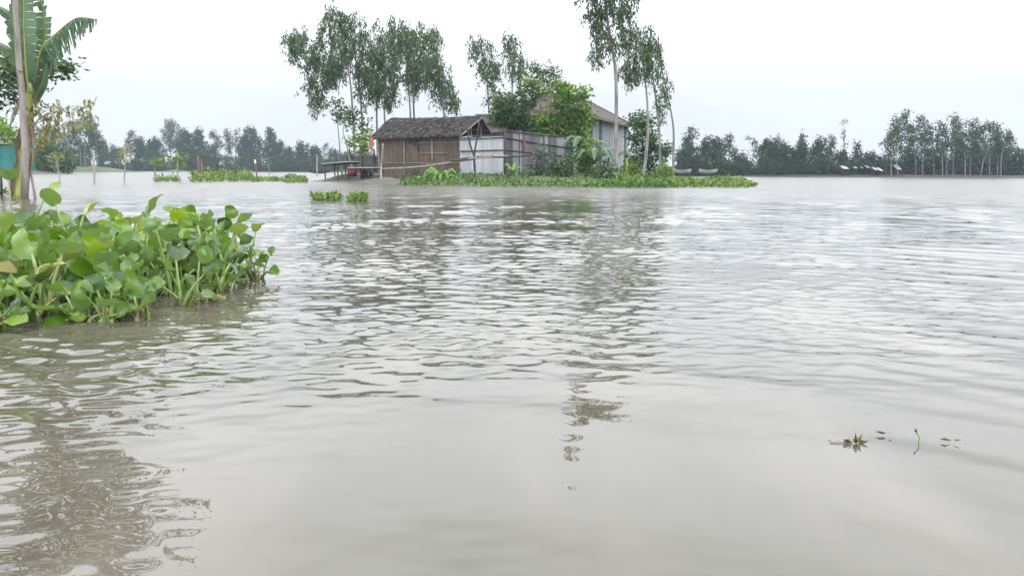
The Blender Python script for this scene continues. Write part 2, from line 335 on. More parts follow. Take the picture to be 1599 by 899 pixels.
# ------------------------------------------------------------------ foliage
def unit(v): return v/np.maximum(np.linalg.norm(v, axis=-1, keepdims=True), 1e-9)
def leaves_at(rng, C, D, Ln, Wd, fold=.15):
    n = len(C); D = unit(D); s = unit(np.cross(D, rng.normal(size=(n, 3)))); q = np.cross(s, D)
    Ln = (Ln*rng.uniform(.65, 1.3, n))[:, None]; Wd = (Wd*rng.uniform(.7, 1.3, n))[:, None]
    V = np.stack([C, C+D*Ln*.42+s*Wd/2, C+D*Ln-q*Ln*fold, C+D*Ln*.42-s*Wd/2], 1).reshape(-1, 3)
    return V
def quads(V): return np.arange(len(V)).reshape(-1, 4)
def in_blob(rng, c, r, n):
    u = unit(rng.normal(size=(n, 3)))*(rng.uniform(.15, 1, n)**.5)[:, None]
    return c + u*r
def foliage(rng, P, kind, ls, wd, per):
    n = len(P)
    if kind == 'hang':       # sprigs hanging straight down, drooping leaves
        sl = ls*3.2; t = rng.uniform(0, 1, (n, per, 1)); drift = rng.normal(size=(n, 1, 3))*[.35, .35, .12]
        C = P[:, None, :] + t*(np.array([0, 0, -1.0])*sl + drift*sl) + rng.normal(size=(n, per, 3))*ls*.28
        D = np.array([0, 0, -1.0]) + rng.normal(size=(n, per, 3))*[.5, .5, .35]
    elif kind == 'broad':
        C = P[:, None, :] + rng.normal(size=(n, per, 3))*ls*.75*[1, 1, .7]
        D = rng.normal(size=(n, per, 3))*[1, 1, .45] + [0, 0, -.25]
    else:
        C = P[:, None, :] + rng.normal(size=(n, per, 3))*ls*.6
        D = rng.normal(size=(n, per, 3))
    return leaves_at(rng, C.reshape(-1, 3), D.reshape(-1, 3), ls, wd)
TN = [100]
def tree(name, label, group, d, trunk, blobs, leaf, kind='hang', ls=.26, wd=.075, per=20, dens=1.25, r0=.09, r1=.03, bark='palebark', cat='tree', sprig_limbs=5, flat=1.0, sway=.15, tips=True):
    TN[0] += 1; rng = np.random.default_rng(TN[0]); rd = random.Random(TN[0])
    base = at(*trunk[0], d)
    t = thing(name, label, cat, base, group)
    tp = spline([at(x, y, d + (rd.uniform(-sway, sway) if i else 0)) for i, (x, y) in enumerate(trunk)], 14)
    tp[0] = tp[0] - Vector((0, 0, .25))
    mb = MB().tube(tp, [lerp(r0, r1, (i/14)**.8) for i in range(15)], 7)
    LV = []
    for (bx, by, rx, ry) in blobs:
        k = mpp(d); ra = np.array([rx*k, (rx*.6+ry*.4)*k*flat, ry*k]); c = at(bx, by, d); c.y += rd.uniform(-.5, .5)*ra[1]
        n = max(4, int(dens*(ra[0]*ra[2]*3.14)/(ls*wd*.5*per)*2.1))
        P = in_blob(rng, np.array(c), ra, n)
        if kind == 'hang': P[:, 2] += ls*1.2
        LV.append(foliage(rng, P, kind, ls, wd, per))
        lows = [p for p in tp if p.z < c.z - ry*k*.3] or [tp[len(tp)//2]]
        src = min(lows, key=lambda p: (p-c).length + .4*abs(p.z-c.z))
        mid = src.lerp(c, .5) + Vector((0, 0, .12*(c-src).length))
        rr = min(r1*.9, max(.008, ra[2]*.02))
        mb.tube(spline([src, mid, c], 4), [rr, rr*.9, rr*.75, rr*.6, rr*.4], 5)
        for q in P[:sprig_limbs]:
            q = Vector(q); mb.tube([c.lerp(src, .25), c.lerp(q, .5)+Vector((0, 0, .1*ry*k)), q], [rr*.5, rr*.35, rr*.15], 4)
    V = np.concatenate(LV)
    build_np("crown", V, quads(V), M[leaf], t)
    mb.build("trunk", M[bark], t, smooth=True)
    return t

# ---- eucalyptus behind the hut
G1 = "eucalyptus trees behind the thatched hut"
tree("eucalyptus_tree", "leftmost eucalyptus behind the hut, its crown leaning out to the left over the jetty", G1, 54, [(555, 262), (550, 163), (543, 107), (522, 55)],
     [(520, 38, 22, 34), (476, 72, 34, 30), (500, 112, 28, 36), (527, 92, 22, 40), (494, 150, 14, 24), (460, 68, 16, 16)], 'euc')
tree("eucalyptus_tree", "eucalyptus with lighter green top standing over the hut's left end", G1, 55, [(568, 262), (564, 165), (556, 100), (554, 40)], [(552, 45, 27, 27), (560, 88, 26, 33), (572, 132, 20, 30)], 'euc')
tree("eucalyptus_tree", "slender eucalyptus in the middle of the grove, trunk above the left part of the thatch", G1, 57, [(590, 262), (588, 150), (590, 60)], [(594, 66, 25, 33), (585, 112, 24, 32), (597, 150, 13, 22)], 'euc')
tree("eucalyptus_tree", "eucalyptus with bowed trunk, its crown at the centre of the grove", G1, 55, [(606, 262), (600, 160), (606, 60)], [(617, 52, 22, 26), (625, 98, 25, 32), (609, 138, 16, 28)], 'euc')
tree("eucalyptus_tree", "eucalyptus with thin twin-looking trunk right of the grove's centre", G1, 58, [(645, 262), (640, 165), (633, 80)], [(642, 72, 24, 31), (647, 122, 18, 24)], 'euc')
tree("eucalyptus_tree", "eucalyptus with feathery top on the right of the grove", G1, 56, [(652, 262), (646, 140), (662, 60)], [(664, 72, 23, 32), (658, 112, 20, 24), (678, 58, 10, 16)], 'euc')
tree("eucalyptus_tree", "low rightmost eucalyptus of the grove, drooping over the thatch ridge", G1, 53, [(697, 255), (692, 165), (684, 105)], [(684, 120, 22, 30), (698, 150, 18, 22), (672, 96, 18, 22), (710, 160, 9, 14)], 'euc')
G2 = "pair of thin eucalyptus behind the sheds"
tree("eucalyptus_tree", "left one of two thin eucalyptus rising behind the rusty shed roof", G2, 60, [(768, 235), (762, 150), (757, 80)], [(752, 82, 18, 28), (765, 118, 20, 30), (741, 72, 8, 16), (772, 152, 14, 14)], 'euc', dens=1.05)
tree("eucalyptus_tree", "right one of two thin eucalyptus rising behind the rusty shed roof", G2, 61, [(797, 235), (800, 130), (797, 70)], [(793, 72, 12, 20), (806, 102, 17, 28), (800, 60, 8, 10), (815, 118, 9, 18)], 'euc', dens=1.1)
tree("broadleaf_tree", "dark broad tree peeping over the roof of the tin house", None, 72, [(852, 235), (850, 150), (848, 110)], [(852, 120, 27, 20), (838, 106, 14, 10), (868, 128, 14, 14)], 'mango', kind='broad', ls=.3, wd=.15, per=8, bark='bark', dens=1.1)
G3 = "eucalyptus trees at the right end of the island"
tree("eucalyptus_tree", "tallest eucalyptus, pale trunk before the tin house wall and top out of frame", G3, 46, [(961, 273), (962, 200), (961, 110), (948, 30), (940, -60), (918, -165)],
     [(928, 15, 20, 26), (962, 8, 28, 30), (976, 58, 20, 30), (938, 58, 17, 34), (955, -40, 34, 30), (930, 88, 10, 14), (920, -20, 18, 20), (985, -10, 16, 24), (930, -85, 13, 24), (905, -60, 12, 18), (918, -125, 13, 22), (908, -165, 9, 16)], 'euc', r0=.125, r1=.045)
tree("eucalyptus_tree", "eucalyptus with full leafy crown right of the tallest one", G3, 48, [(1004, 281), (1011, 215), (1010, 150), (1000, 75)], [(1000, 68, 26, 28), (1006, 106, 26, 25), (980, 112, 18, 18), (1018, 80, 12, 20)], 'euc', r0=.11)
tree("eucalyptus_tree", "thin eucalyptus second from the right end of the island", G3, 50, [(1031, 279), (1029, 200), (1022, 140), (1016, 90)], [(1020, 112, 16, 24), (1027, 150, 14, 18), (1024, 76, 9, 16)], 'euc', dens=.6)
tree("eucalyptus_tree", "bare-stemmed leaning eucalyptus at the island's right end with a sparse crown", G3, 52, [(1050, 277), (1052, 210), (1046, 165), (1036, 120)], [(1043, 130, 10, 22), (1040, 160, 12, 14), (1030, 175, 8, 10)], 'euc', dens=.55)
# ---- broadleaf shrubs on the island
tree("broadleaf_tree", "dark glossy bushy tree behind the tin fence, left of the house roof", None, 51.5, [(804, 262), (803, 210), (806, 160)], [(798, 176, 30, 25), (824, 152, 18, 18), (778, 192, 17, 20), (815, 195, 25, 14), (790, 160, 18, 16)], 'mango', kind='broad', ls=.27, wd=.13, per=9, bark='bark', dens=2.3)
tree("broadleaf_tree", "bright green spreading tree covering the corner of the tin house", None, 51, [(885, 268), (883, 210), (878, 150)], [(830, 127, 10, 11), (880, 140, 18, 12), (905, 148, 18, 13), (890, 182, 26, 16), (907, 198, 18, 18), (862, 205, 26, 13), (850, 186, 14, 14), (893, 215, 24, 12), (876, 160, 16, 14), (842, 196, 16, 12), (900, 172, 20, 14), (862, 190, 16, 12), (915, 185, 10, 14), (845, 140, 10, 8)], 'bright', kind='broad', ls=.27, wd=.15, per=9, bark='bark', dens=2.3)
tree("broadleaf_tree", "leafy green shrub tree at the right corner of the tin house", None, 57, [(1006, 278), (1004, 240), (1002, 195)], [(1000, 190, 24, 14), (1004, 216, 26, 18), (1018, 246, 26, 20), (988, 250, 11, 20), (1040, 236, 12, 11), (1002, 268, 20, 10)], 'mango', kind='broad', ls=.25, wd=.13, per=9, bark='bark', dens=2.3)
tree("young_tree", "tall thin young tree left of the hut behind the jetty", None, 52, [(534, 268), (530, 225), (525, 165)], [(524, 162, 14, 12), (546, 182, 16, 12), (530, 182, 12, 10), (520, 178, 7, 8)], 'mango', kind='broad', ls=.26, wd=.12, per=8, bark='bark', dens=.8, r0=.05, r1=.02)
tree("young_tree", "slanting young tree with leafy top against the hut's left end", None, 51, [(551, 268), (541, 225), (536, 200), (552, 170)], [(556, 178, 16, 12), (568, 196, 13, 14), (545, 195, 8, 10)], 'mango', kind='broad', ls=.26, wd=.12, per=8, bark='greybark', dens=.8, r0=.05, r1=.02)
tree("garden_shrub", "bright leafy shrub beside the orange cloth at the hut's left end", None, 50.6, [(564, 265), (563, 240), (561, 215)], [(550, 219, 12, 9), (566, 214, 14, 14), (568, 232, 12, 9)], 'bright', kind='broad', ls=.25, wd=.14, per=8, bark='bark', cat='shrub', r0=.04, r1=.02)
for lb, d, trk, bl, lf in (
    ("dry grey-green shrub in front of the middle of the grey tin fence", 44.5, [(852, 290), (852, 270), (850, 245)], [(850, 262, 22, 18), (842, 240, 10, 14), (868, 275, 16, 12)], 'greyleaf'),
    ("dark leafy shrub at the right end of the grey tin fence", 44, [(880, 291), (880, 275), (878, 250)], [(878, 268, 14, 20), (888, 250, 8, 12)], 'mango'),
    ("small bush in front of the grey fence's left end beside a young banana", 43.5, [(822, 290), (822, 280), (821, 265)], [(822, 276, 14, 10)], 'mango'),
    ("bright green climber draping down beside the white end of the grey fence", 47, [(905, 285), (905, 262), (908, 235)], [(912, 228, 11, 12), (910, 246, 11, 16), (908, 272, 9, 14), (918, 268, 14, 14), (925, 245, 12, 12)], 'bright'),
    ("leafy bush between the house corner and the second trunk", 52, [(985, 282), (985, 262), (985, 245)], [(984, 262, 12, 14), (972, 276, 12, 8)], 'bright'),
    ("dark leafy bush under the red cloth on the grey fence", 44, [(838, 290), (838, 280), (838, 272)], [(836, 277, 16, 11), (822, 284, 12, 6)], 'mango'),
    ("low dark weeds below the right part of the pale fence", 44, [(770, 288), (770, 282), (770, 276)], [(765, 282, 18, 6), (785, 281, 14, 8), (745, 283, 12, 5)], 'mango'),
    ("low weeds below the hut's right corner", 44.5, [(722, 287), (722, 282), (722, 277)], [(724, 281, 12, 6), (735, 283, 10, 5)], 'mango'),
    ("dense dark bush at the foot of the grey fence's middle", 43.5, [(862, 291), (862, 286), (862, 278)], [(866, 284, 18, 8), (848, 285, 12, 7)], 'mango'),
    ("leafy bush between the two taller banana plants", 45, [(938, 288), (938, 280), (938, 270)], [(936, 272, 14, 14), (948, 262, 8, 14), (926, 280, 12, 10)], 'mango'),
    ("spreading green bush below the house wall beside the pale trunk", 47, [(966, 286), (966, 280), (966, 272)], [(966, 276, 16, 8), (984, 280, 12, 7)], 'bright'),
    ("low bush at the island's right tip by the leaning trunk", 49, [(1042, 284), (1042, 272), (1042, 262)], [(1040, 268, 12, 10), (1048, 278, 10, 6), (1026, 276, 12, 8)], 'bright')):
    tree("garden_shrub", lb, None, d, trk, bl, lf, kind='broad', ls=.22, wd=.11, per=8, bark='bark', cat='shrub', r0=.03, r1=.012, dens=2.0)

# ---- banana and large-leaved plants
def blade(P, width, rng, torn=0., droop=.35, n=14, up=(0, 0, 1), twist=0., fan=1.0):
    P = spline(P, n); V = []; F = []; TW = .3 if torn < .6 else .75
    for sgn in (1, -1):
        for i in range(n):
            t0, t1 = i/n, (i+1)/n
            d = (P[i+1]-P[i]).normalized(); s = d.cross(Vector(up))
            if s.length < .05: s = d.cross(Vector((0, 1, 0)))
            s.normalize(); s = (Matrix.Rotation(twist, 3, d) @ s)*sgn; nn = d.cross(s)*sgn
            if nn.z < 0 and abs(up[2]) > .5: nn = -nn
            f = lambda t: width*.5*max(.06, math.sin(math.pi*min(1, t*.93+.05))**.55)
            w0, w1 = f(t0), f(t1); dr = droop; gap = 0
            if torn: dr = droop + abs(rng.normal(0, torn)); w0 *= rng.uniform(.6, 1.1); gap = rng.uniform(0, torn*.9)
            def off(w, dr): return s*w*math.cos(dr) - nn*w*math.sin(dr)
            dwn = Vector((0, 0, -1))*(dr if torn else 0)
            k = len(V); e = (P[i+1]-P[i])
            V += [P[i], P[i+1], P[i]+e*gap*.25+off(w0*.55, dr*.6), P[i+1]-e*gap*.25+off(w1*.55, dr*.6),
                  P[i]+e*gap*.5+off(w0*.55, dr*.6)+off(w0*.45, dr*1.4)+dwn*w0*TW, P[i+1]-e*gap*.5+off(w1*.55, dr*.6)+off(w1*.45, dr*1.4)+dwn*w1*TW]
            F += [(k, k+1, k+3, k+2), (k+2, k+3, k+5, k+4)]
    return V, F, P
def big_leaf(parent, P, width, mat='banana', rng=None, rib=.018, ribmat='stem', label=None, **kw):
    V, F, Q = blade(P, width, rng or np.random.default_rng(5), **kw)
    lf = MB().add(V, F).build("leaf", M[mat], parent, smooth=not kw.get('torn'))
    if label: lf['label'] = label
    n = len(Q); MB().tube([q - Vector((0, 0, rib*.3)) for q in Q], [lerp(rib, rib*.25, i/(n-1)) for i in range(n)], 5).build("midrib", M[ribmat], lf, smooth=True)
    return lf
D = 19.0
rng = np.random.default_rng(3)
bn = thing("banana_plant", "banana plant with yellow-green stem and torn leaves standing in the flood at far left", "banana plant", on_water(32, 309))
D = WLOC[bn.name].y
st = spline([at(31, 314, D), at(35, 260, D), at(42, 215, D), at(46, 170, D), at(49, 130, D)], 16)
MB().tube(st, [lerp(.185, .085, (i/16)**.7) for i in range(17)], 12).build("pseudostem", M['stem'], bn, smooth=True)
sh = MB()
for (pts, w) in (([(18, 312), (19, 290), (25, 266), (30, 245)], .09), ([(44, 306), (45, 280), (48, 255), (50, 235)], .05), ([(27, 258), (27, 230), (33, 205), (40, 185)], .06)):
    V, F, _ = blade([at(x, y, D-.14-.03*i) for i, (x, y) in enumerate(pts)], w*1.6, rng, droop=.5, n=8, up=(0, -1, 0)); sh.add(V, F)
sh.build("dry_sheath", M['sheath'], bn)
big_leaf(bn, [at(46, 150, D), at(41, 110, D-.1), at(38, 55, D-.15), at(37, 0, D-.1), at(32, -60, D)], .72, rng=rng, up=(0, -1, .1), droop=.18, rib=.03, torn=.09, n=18)
big_leaf(bn, [at(49, 150, D), at(57, 112, D), at(65, 76, D+.05), at(90, 50, D+.15), at(120, 28, D+.2), at(152, 30, D+.3)], .62, rng=rng, torn=.95, droop=.8, n=36, rib=.035)
big_leaf(bn, [at(45, 150, D), at(40, 105, D+.2), at(20, 78, D+.3), at(-12, 66, D+.3), at(-50, 90, D+.3)], .62, rng=rng, droop=.4, torn=.1)
big_leaf(bn, [at(46, 150, D), at(38, 90, D+.4), at(25, 30, D+.5), at(-5, 8, D+.6), at(-45, 5, D+.6)], .55, rng=rng, droop=.4, torn=.12)
big_leaf(bn, [at(49, 150, D), at(60, 100, D+.3), at(70, 55, D+.4), at(66, 10, D+.5), at(50, -30, D+.6)], .5, rng=rng, droop=.3, torn=.5, n=20, up=(0, -1, .2))
big_leaf(bn, [at(47, 150, D), at(30, 115, D+.2), at(10, 92, D+.2), at(-20, 92, D+.2), at(-60, 120, D+.2)], .55, rng=rng, droop=.5, torn=.15)
big_leaf(bn, [at(62, 82, D+.1), at(72, 78, D+.1), at(84, 86, D+.1), at(90, 110, D+.1)], .42, rng=rng, droop=.9, torn=.3)
big_leaf(bn, [at(46, 175, D-.1), at(56, 150, D-.1), at(66, 130, D-.1), at(72, 100, D-.1)], .3, rng=rng, droop=.5)
for pts, w in (([(44, 180), (34, 190), (27, 215), (24, 245)], .22), ([(47, 190), (53, 205), (58, 225), (70, 236)], .16), ([(48, 205), (58, 215), (62, 228), (66, 232)], .14), ([(45, 195), (50, 230), (48, 265)], .16), ([(44, 170), (30, 160), (20, 175), (14, 200)], .2)):
    big_leaf(bn, [at(x, y, D-.12) for x, y in pts], w, mat='dead', rng=rng, droop=.9, torn=.35, n=8, ribmat='sheath', rib=.012, label="withered brown leaf hanging against the stem")

def plant(name, label, cat, base, nleaf, length, width, mat, seed, spread=1., stem=0, group=None, arch=.6, droop=.4):
    rng = np.random.default_rng(seed); base = Vector(base)
    t = thing(name, label, cat, base, group); top = base + Vector((0, 0, stem))
    if stem: MB().tube([base-Vector((0, 0, .2)), base+Vector((.02, 0, stem*.5)), top], [.07*stem**.3, .06, .04], 8).build("pseudostem", M['stem'], t, smooth=True)
    for i in range(nleaf):
        a = 2*math.pi*(i+rng.uniform(-.3, .3))/nleaf; Ln = length*rng.uniform(.75, 1.15); h = rng.uniform(.5, 1.0)
        o = Vector((math.cos(a), math.sin(a), 0))*spread
        P = [top, top+o*Ln*.25+Vector((0, 0, Ln*.45*h)), top+o*Ln*.6+Vector((0, 0, Ln*.62*h)), top+o*Ln*.95+Vector((0, 0, Ln*(.62-arch*.8)*h))]
        big_leaf(t, P, width*rng.uniform(.8, 1.2), mat=mat, rng=rng, n=8, droop=droop, rib=.012)
    return t
plant("banana_plant", "young banana plant with broad green leaves left of the tin house wall", "banana plant", at(928, 284, 46), 8, 1.6, .42, 'banana', 21, stem=1.0)
plant("banana_plant", "short banana plant at the foot of the tallest eucalyptus", "banana plant", at(952, 286, 45), 6, .95, .3, 'banana', 22, stem=.3)
plant("banana_plant", "banana plant before the house corner right of the white fence post", "banana plant", at(912, 280, 47.5), 7, 1.6, .5, 'banana', 23, stem=1.6)
plant("banana_plant", "small upright banana plant before the left end of the grey fence", "banana plant", at(801, 289, 44), 5, 1.3, .3, 'taro', 24, spread=.45, stem=.4, arch=.2)
plant("palm_shrub", "dark palm-like shrub against the right end of the house wall", "palm", at(978, 268, 50), 9, .9, .16, 'banana', 25, stem=.8, arch=.7)
plant("taro_plant", "large arching bright green plant at the water's edge below the hut wall", "plant", at(688, 284, 43.5), 13, 1.25, .2, 'taro', 26, arch=.75)
plant("taro_plant", "smaller arching plant left of the crossed poles at the water's edge", "plant", at(708, 284, 44), 9, .95, .17, 'taro', 27, arch=.75)
plant("taro_plant", "low spreading plant on the bank under the middle of the hut wall", "plant", at(660, 286, 44), 8, .75, .15, 'taro', 28, arch=.7)
plant("taro_plant", "pale leafy plant at the waterline before the grey fence's right end", "plant", at(866, 291, 42), 8, .55, .2, 'hyafar', 29, arch=.5)

# ---- foreground sapling trunk and branches at the left
tree("slender_tree", "slender grey tree trunk with knots crossing in front of the banana plant", None, D-.55, [(37, 306), (39, 226), (36, 190), (35, 150), (30, 105), (27, 55), (24, -5), (26, -120), (40, -260)],
     [(60, -95, 80, 32), (110, -170, 75, 38), (10, -160, 70, 45), (40, -250, 95, 50), (185, -190, 22, 14), (150, -260, 40, 24), (196, -255, 16, 20), (222, -300, 14, 12), (235, -285, 10, 8), (90, -330, 70, 36), (0, -330, 70, 50), (110, -372, 30, 14), (-80, -220, 80, 80), (150, -130, 30, 14), (5, 130, 14, 14), (-20, 105, 22, 22), (18, 118, 10, 8)], 'mango', kind='broad', ls=.2, wd=.075, per=10, bark='greybark', r0=.085, r1=.055, dens=1.15, sway=.02, flat=.8)
tree("broadleaf_tree", "small dark-leaved tree behind the banana plant with a branch reaching right", None, D+2.2, [(28, 303), (40, 200), (52, 150), (70, 112), (92, 100)],
     [(98, 102, 16, 13), (84, 114, 18, 13), (108, 110, 11, 9), (64, 118, 14, 10), (56, 140, 7, 9), (56, 165, 8, 8), (12, 140, 18, 16), (4, 115, 16, 18), (8, 162, 12, 9), (22, 152, 8, 8), (-25, 150, 25, 25)], 'mango', kind='broad', ls=.17, wd=.07, per=9, bark='bark', r0=.06, r1=.025, dens=1.4, sway=.05)
tree("sapling", "sapling with drooping yellowed leaves right of the banana plant", None, D-.1, [(56, 309), (46, 255), (48, 215), (62, 185), (100, 172)],
     [(62, 180, 16, 13), (88, 185, 18, 15), (102, 175, 14, 18), (122, 172, 9, 14), (140, 170, 9, 12), (78, 200, 12, 10), (55, 165, 8, 6)], 'yellow', kind='hang', ls=.17, wd=.055, per=9, bark='greybark', r0=.035, r1=.012, dens=.85, sway=.02, flat=.7)
tree("roadside_bush", "bright green leafy branch at the left edge above the teal sheet", None, 30, [(-30, 290), (-20, 240), (0, 205)], [(8, 205, 18, 20), (-20, 200, 25, 30)], 'bright', kind='broad', ls=.22, wd=.1, per=9, bark='bark', cat='bush', r0=.05, r1=.02)

# ---- far trees: one row per tree: label, x, top y, half width, kind, depth
def far_tree(label, x, top, hw, kind, d, group, base, seed, trunkpx=None, leaf='far', pale=False):
    rd = random.Random(seed); H = base-top
    if kind == 'mass':
        bl = [(x+rd.uniform(-.3, .3)*hw, top+H*.2, hw*.6, H*.2), (x-hw*.5, top+H*.45, hw*.6, H*.26), (x+hw*.5, top+H*.45, hw*.6, H*.26), (x, top+H*.72, hw*1.05, H*.28), (x-hw*.5, top+H*.88, hw*.7, H*.14), (x+hw*.6, top+H*.85, hw*.6, H*.16)]
        bl += [(x+rd.uniform(-1, 1)*hw*.8, top+H*rd.uniform(.12, .4), hw*.25, H*.08) for _ in range(4)]
    elif kind == 'tall':
        bl = [(x+rd.uniform(-.3, .3)*hw, top+H*.07, hw*.5, H*.07)] + [(x+rd.uniform(-.55, .55)*hw, top+H*f, hw*rd.uniform(.45, .75), H*.1) for f in (.14, .22, .3, .38, .47, .56)]
        bl += [(x+s*hw*rd.uniform(.6, 1), top+H*rd.uniform(.15, .5), hw*.3, H*.05) for s in (1, -1, 1)]
    elif kind == 'spire':
        bl = [(x+rd.uniform(-.2, .2)*hw, top+H*f, hw*g, H*.12) for f, g in ((.1, .4), (.22, .65), (.36, .8), (.5, .9), (.66, 1.0))]
    elif kind == 'sparse':
        bl = [(x+rd.uniform(-1, 1)*hw, top+H*f, hw*rd.uniform(.35, .6), H*rd.uniform(.035, .055)) for f in (.05, .1, .16, .22, .28, .36, .44, .52)]
    elif kind == 'palm':
        bl = [(x+2, top+H*.03, 4.5, 3), (x+1, top+H*.22, 1.3, 2.5), (x+1.5, top+H*.31, 2.6, 2.2), (x+3.5, top+H*.43, 3.2, 2.6), (x+2, top+H*.52, 2.8, 2.4)]
    elif kind == 'bush':
        bl = [(x+rd.uniform(-.5, .5)*hw, top+H*.3, hw*.6, H*.3), (x-hw*.5, top+H*.65, hw*.6, H*.38), (x+hw*.5, top+H*.6, hw*.6, H*.42), (x, top+H*.8, hw, H*.25)]
    tr = trunkpx or [(x+rd.uniform(-2, 2), base), (x+rd.uniform(-2, 2), lerp(base, top, .5)), (x, lerp(base, top, .9))]
    k = mpp(d); ls = max(.34, 2.7*k); hang = kind in ('tall', 'sparse', 'palm')
    nm = {'mass': 'broadleaf_tree', 'tall': 'eucalyptus_tree', 'spire': 'pointed_tree', 'sparse': 'eucalyptus_tree', 'palm': 'betel_palm', 'bush': 'bank_bush'}[kind]
    return tree(nm, label, group, d, tr, bl, leaf, kind='any', ls=ls, wd=ls*(.42 if hang else .55), per=7, r0=(.9 if pale else .7)*k*.9, r1=.3*k, bark='farbark' if pale else 'bark',
                cat='bush' if kind == 'bush' else 'tree', sprig_limbs=2, dens=1.0 if hang else 1.9, flat=1.0, sway=.4)
GL = "trees along the distant left shore"
LT = [
 ("dark rounded tree at the left start of the distant row, beside the tall grove", 160, 218, 9, 'mass', 226),
 ("low dark tree between the grove and the pointed tree", 178, 227, 12, 'mass', 228),
 ("slim pale-topped tree standing before the first dark mass", 203, 203, 9, 'tall', 224),
 ("low dark bushy tree right of the slim pale-topped one", 222, 212, 12, 'mass', 228),
 ("broad dark tree at the left foot of the tallest distant crown", 243, 213, 14, 'mass', 222),
 ("tallest open-crowned tree of the left distant row", 268, 187, 17, 'tall', 230),
 ("rounded tree leaning on the tallest distant crown", 290, 201, 13, 'mass', 224),
 ("pointed dense tree with a peak in the middle left row", 309, 199, 15, 'spire', 220),
 ("dense low tree right under the pointed peak", 325, 225, 14, 'mass', 218),
 ("airy tree with gaps, first of the see-through trio", 337, 203, 9, 'tall', 230),
 ("airy tree with gaps, second of the see-through trio", 356, 201, 8, 'tall', 232),
 ("thin wispy tree between the trio and the big dome", 369, 200, 5, 'sparse', 234),
 ("big domed tree with see-through left side", 390, 198, 17, 'mass', 226),
 ("peaked tree right of the big dome", 421, 198, 13, 'spire', 224),
 ("sloping dense tree falling away right of the peaked one", 436, 218, 13, 'mass', 222),
 ("small dark tree left of the gap in the far trees", 452, 230, 10, 'mass', 226),
 ("short dense tree behind the far end of the floating patch", 472, 221, 11, 'mass', 222),
 ("dark dense tree left of the jetty", 492, 226, 11, 'mass', 220),
 ("thin lone feathery tree seen just above the jetty", 508, 223, 6, 'sparse', 230),
 ("dense low tree behind the jetty beside the young trees", 523, 232, 12, 'mass', 221),
 ("low tree seen between the young trees and the shrub", 546, 236, 14, 'mass', 224),
 ("dark tree filling behind the shrub and hut corner", 572, 232, 16, 'mass', 226)]
for i, (lb, x, top, hw, kd, d) in enumerate(LT): far_tree(lb, x, top, hw, kd, d, GL, 267, 300+i)
for i, (lb, x, top, hw) in enumerate((("low dark bush behind the grassy bank's right end", 205, 246, 16), ("dark bush below the broad dark distant tree", 240, 244, 18), ("dark bush below the tallest distant crown", 275, 240, 18), ("dark bush below the pointed distant tree", 312, 242, 18), ("dark bush below the airy trio", 350, 240, 20), ("dark bush below the big domed tree", 388, 238, 20), ("dark bush below the peaked tree", 425, 242, 18), ("dark bush below the gap in the far trees", 460, 244, 18), ("dark bush left behind the jetty table", 498, 246, 18), ("dark undergrowth left of the slim pale-topped tree", 172, 244, 16))):
    far_tree(lb, x, top, hw, 'bush', 217, "bushes along the distant left shore", 268, 350+i)
for i, (lb, x, top, hw) in enumerate((("far dark tree seen between the pale trunks of the left grove", 128, 226, 15), ("far dark tree low behind the yellowed sapling", 100, 228, 16), ("far dark tree low behind the left bank's dark bush", 70, 226, 16))): far_tree(lb, x, top, hw, 'mass', 222, GL, 267, 380+i)
# grove on the near left bank
GG = "tall grove on the left bank"
for i, (lb, x, top, hw, d, tr) in enumerate((
    ("tallest tree of the left grove, right of the yellowed leaves", 138, 178, 17, 158, [(133, 262), (132, 230), (135, 195)]),
    ("left grove tree with pale trunk behind the yellowed sapling", 112, 188, 17, 160, [(126, 262), (125, 235), (116, 205)]),
    ("hazy grove tree behind the dark bush", 88, 198, 16, 164, [(92, 262), (90, 235), (88, 210)]),
    ("hazy grove tree hidden partly by the banana stem", 64, 200, 15, 166, [(66, 262), (64, 240), (64, 215)]),
    ("outer right tree of the left grove with drooping edge", 149, 196, 9, 156, [(152, 263), (151, 240), (149, 215)]))):
    far_tree(lb, x, top, hw, 'tall', d, GG, 263, 400+i, tr, leaf='fargreen', pale=True)
for lb, x, top, hw, d, lf in (("dark rounded bush on the left bank below the yellowed sapling", 82, 218, 26, 108, 'mango'), ("lower dark bush at the right end of the left bank", 100, 238, 14, 106, 'mango'), ("dark bush on the left bank behind the banana stem", 48, 232, 20, 112, 'mango'), ("dark mass of trees behind the teal sheet", 0, 180, 26, 150, 'far'), ("grassy green bush at the left edge under the teal sheet", 8, 256, 14, 104, 'grass')):
    far_tree(lb, x, top, hw, 'bush', d, None, 268, int(x)+440, leaf=lf)
GR = "trees along the right far shore"
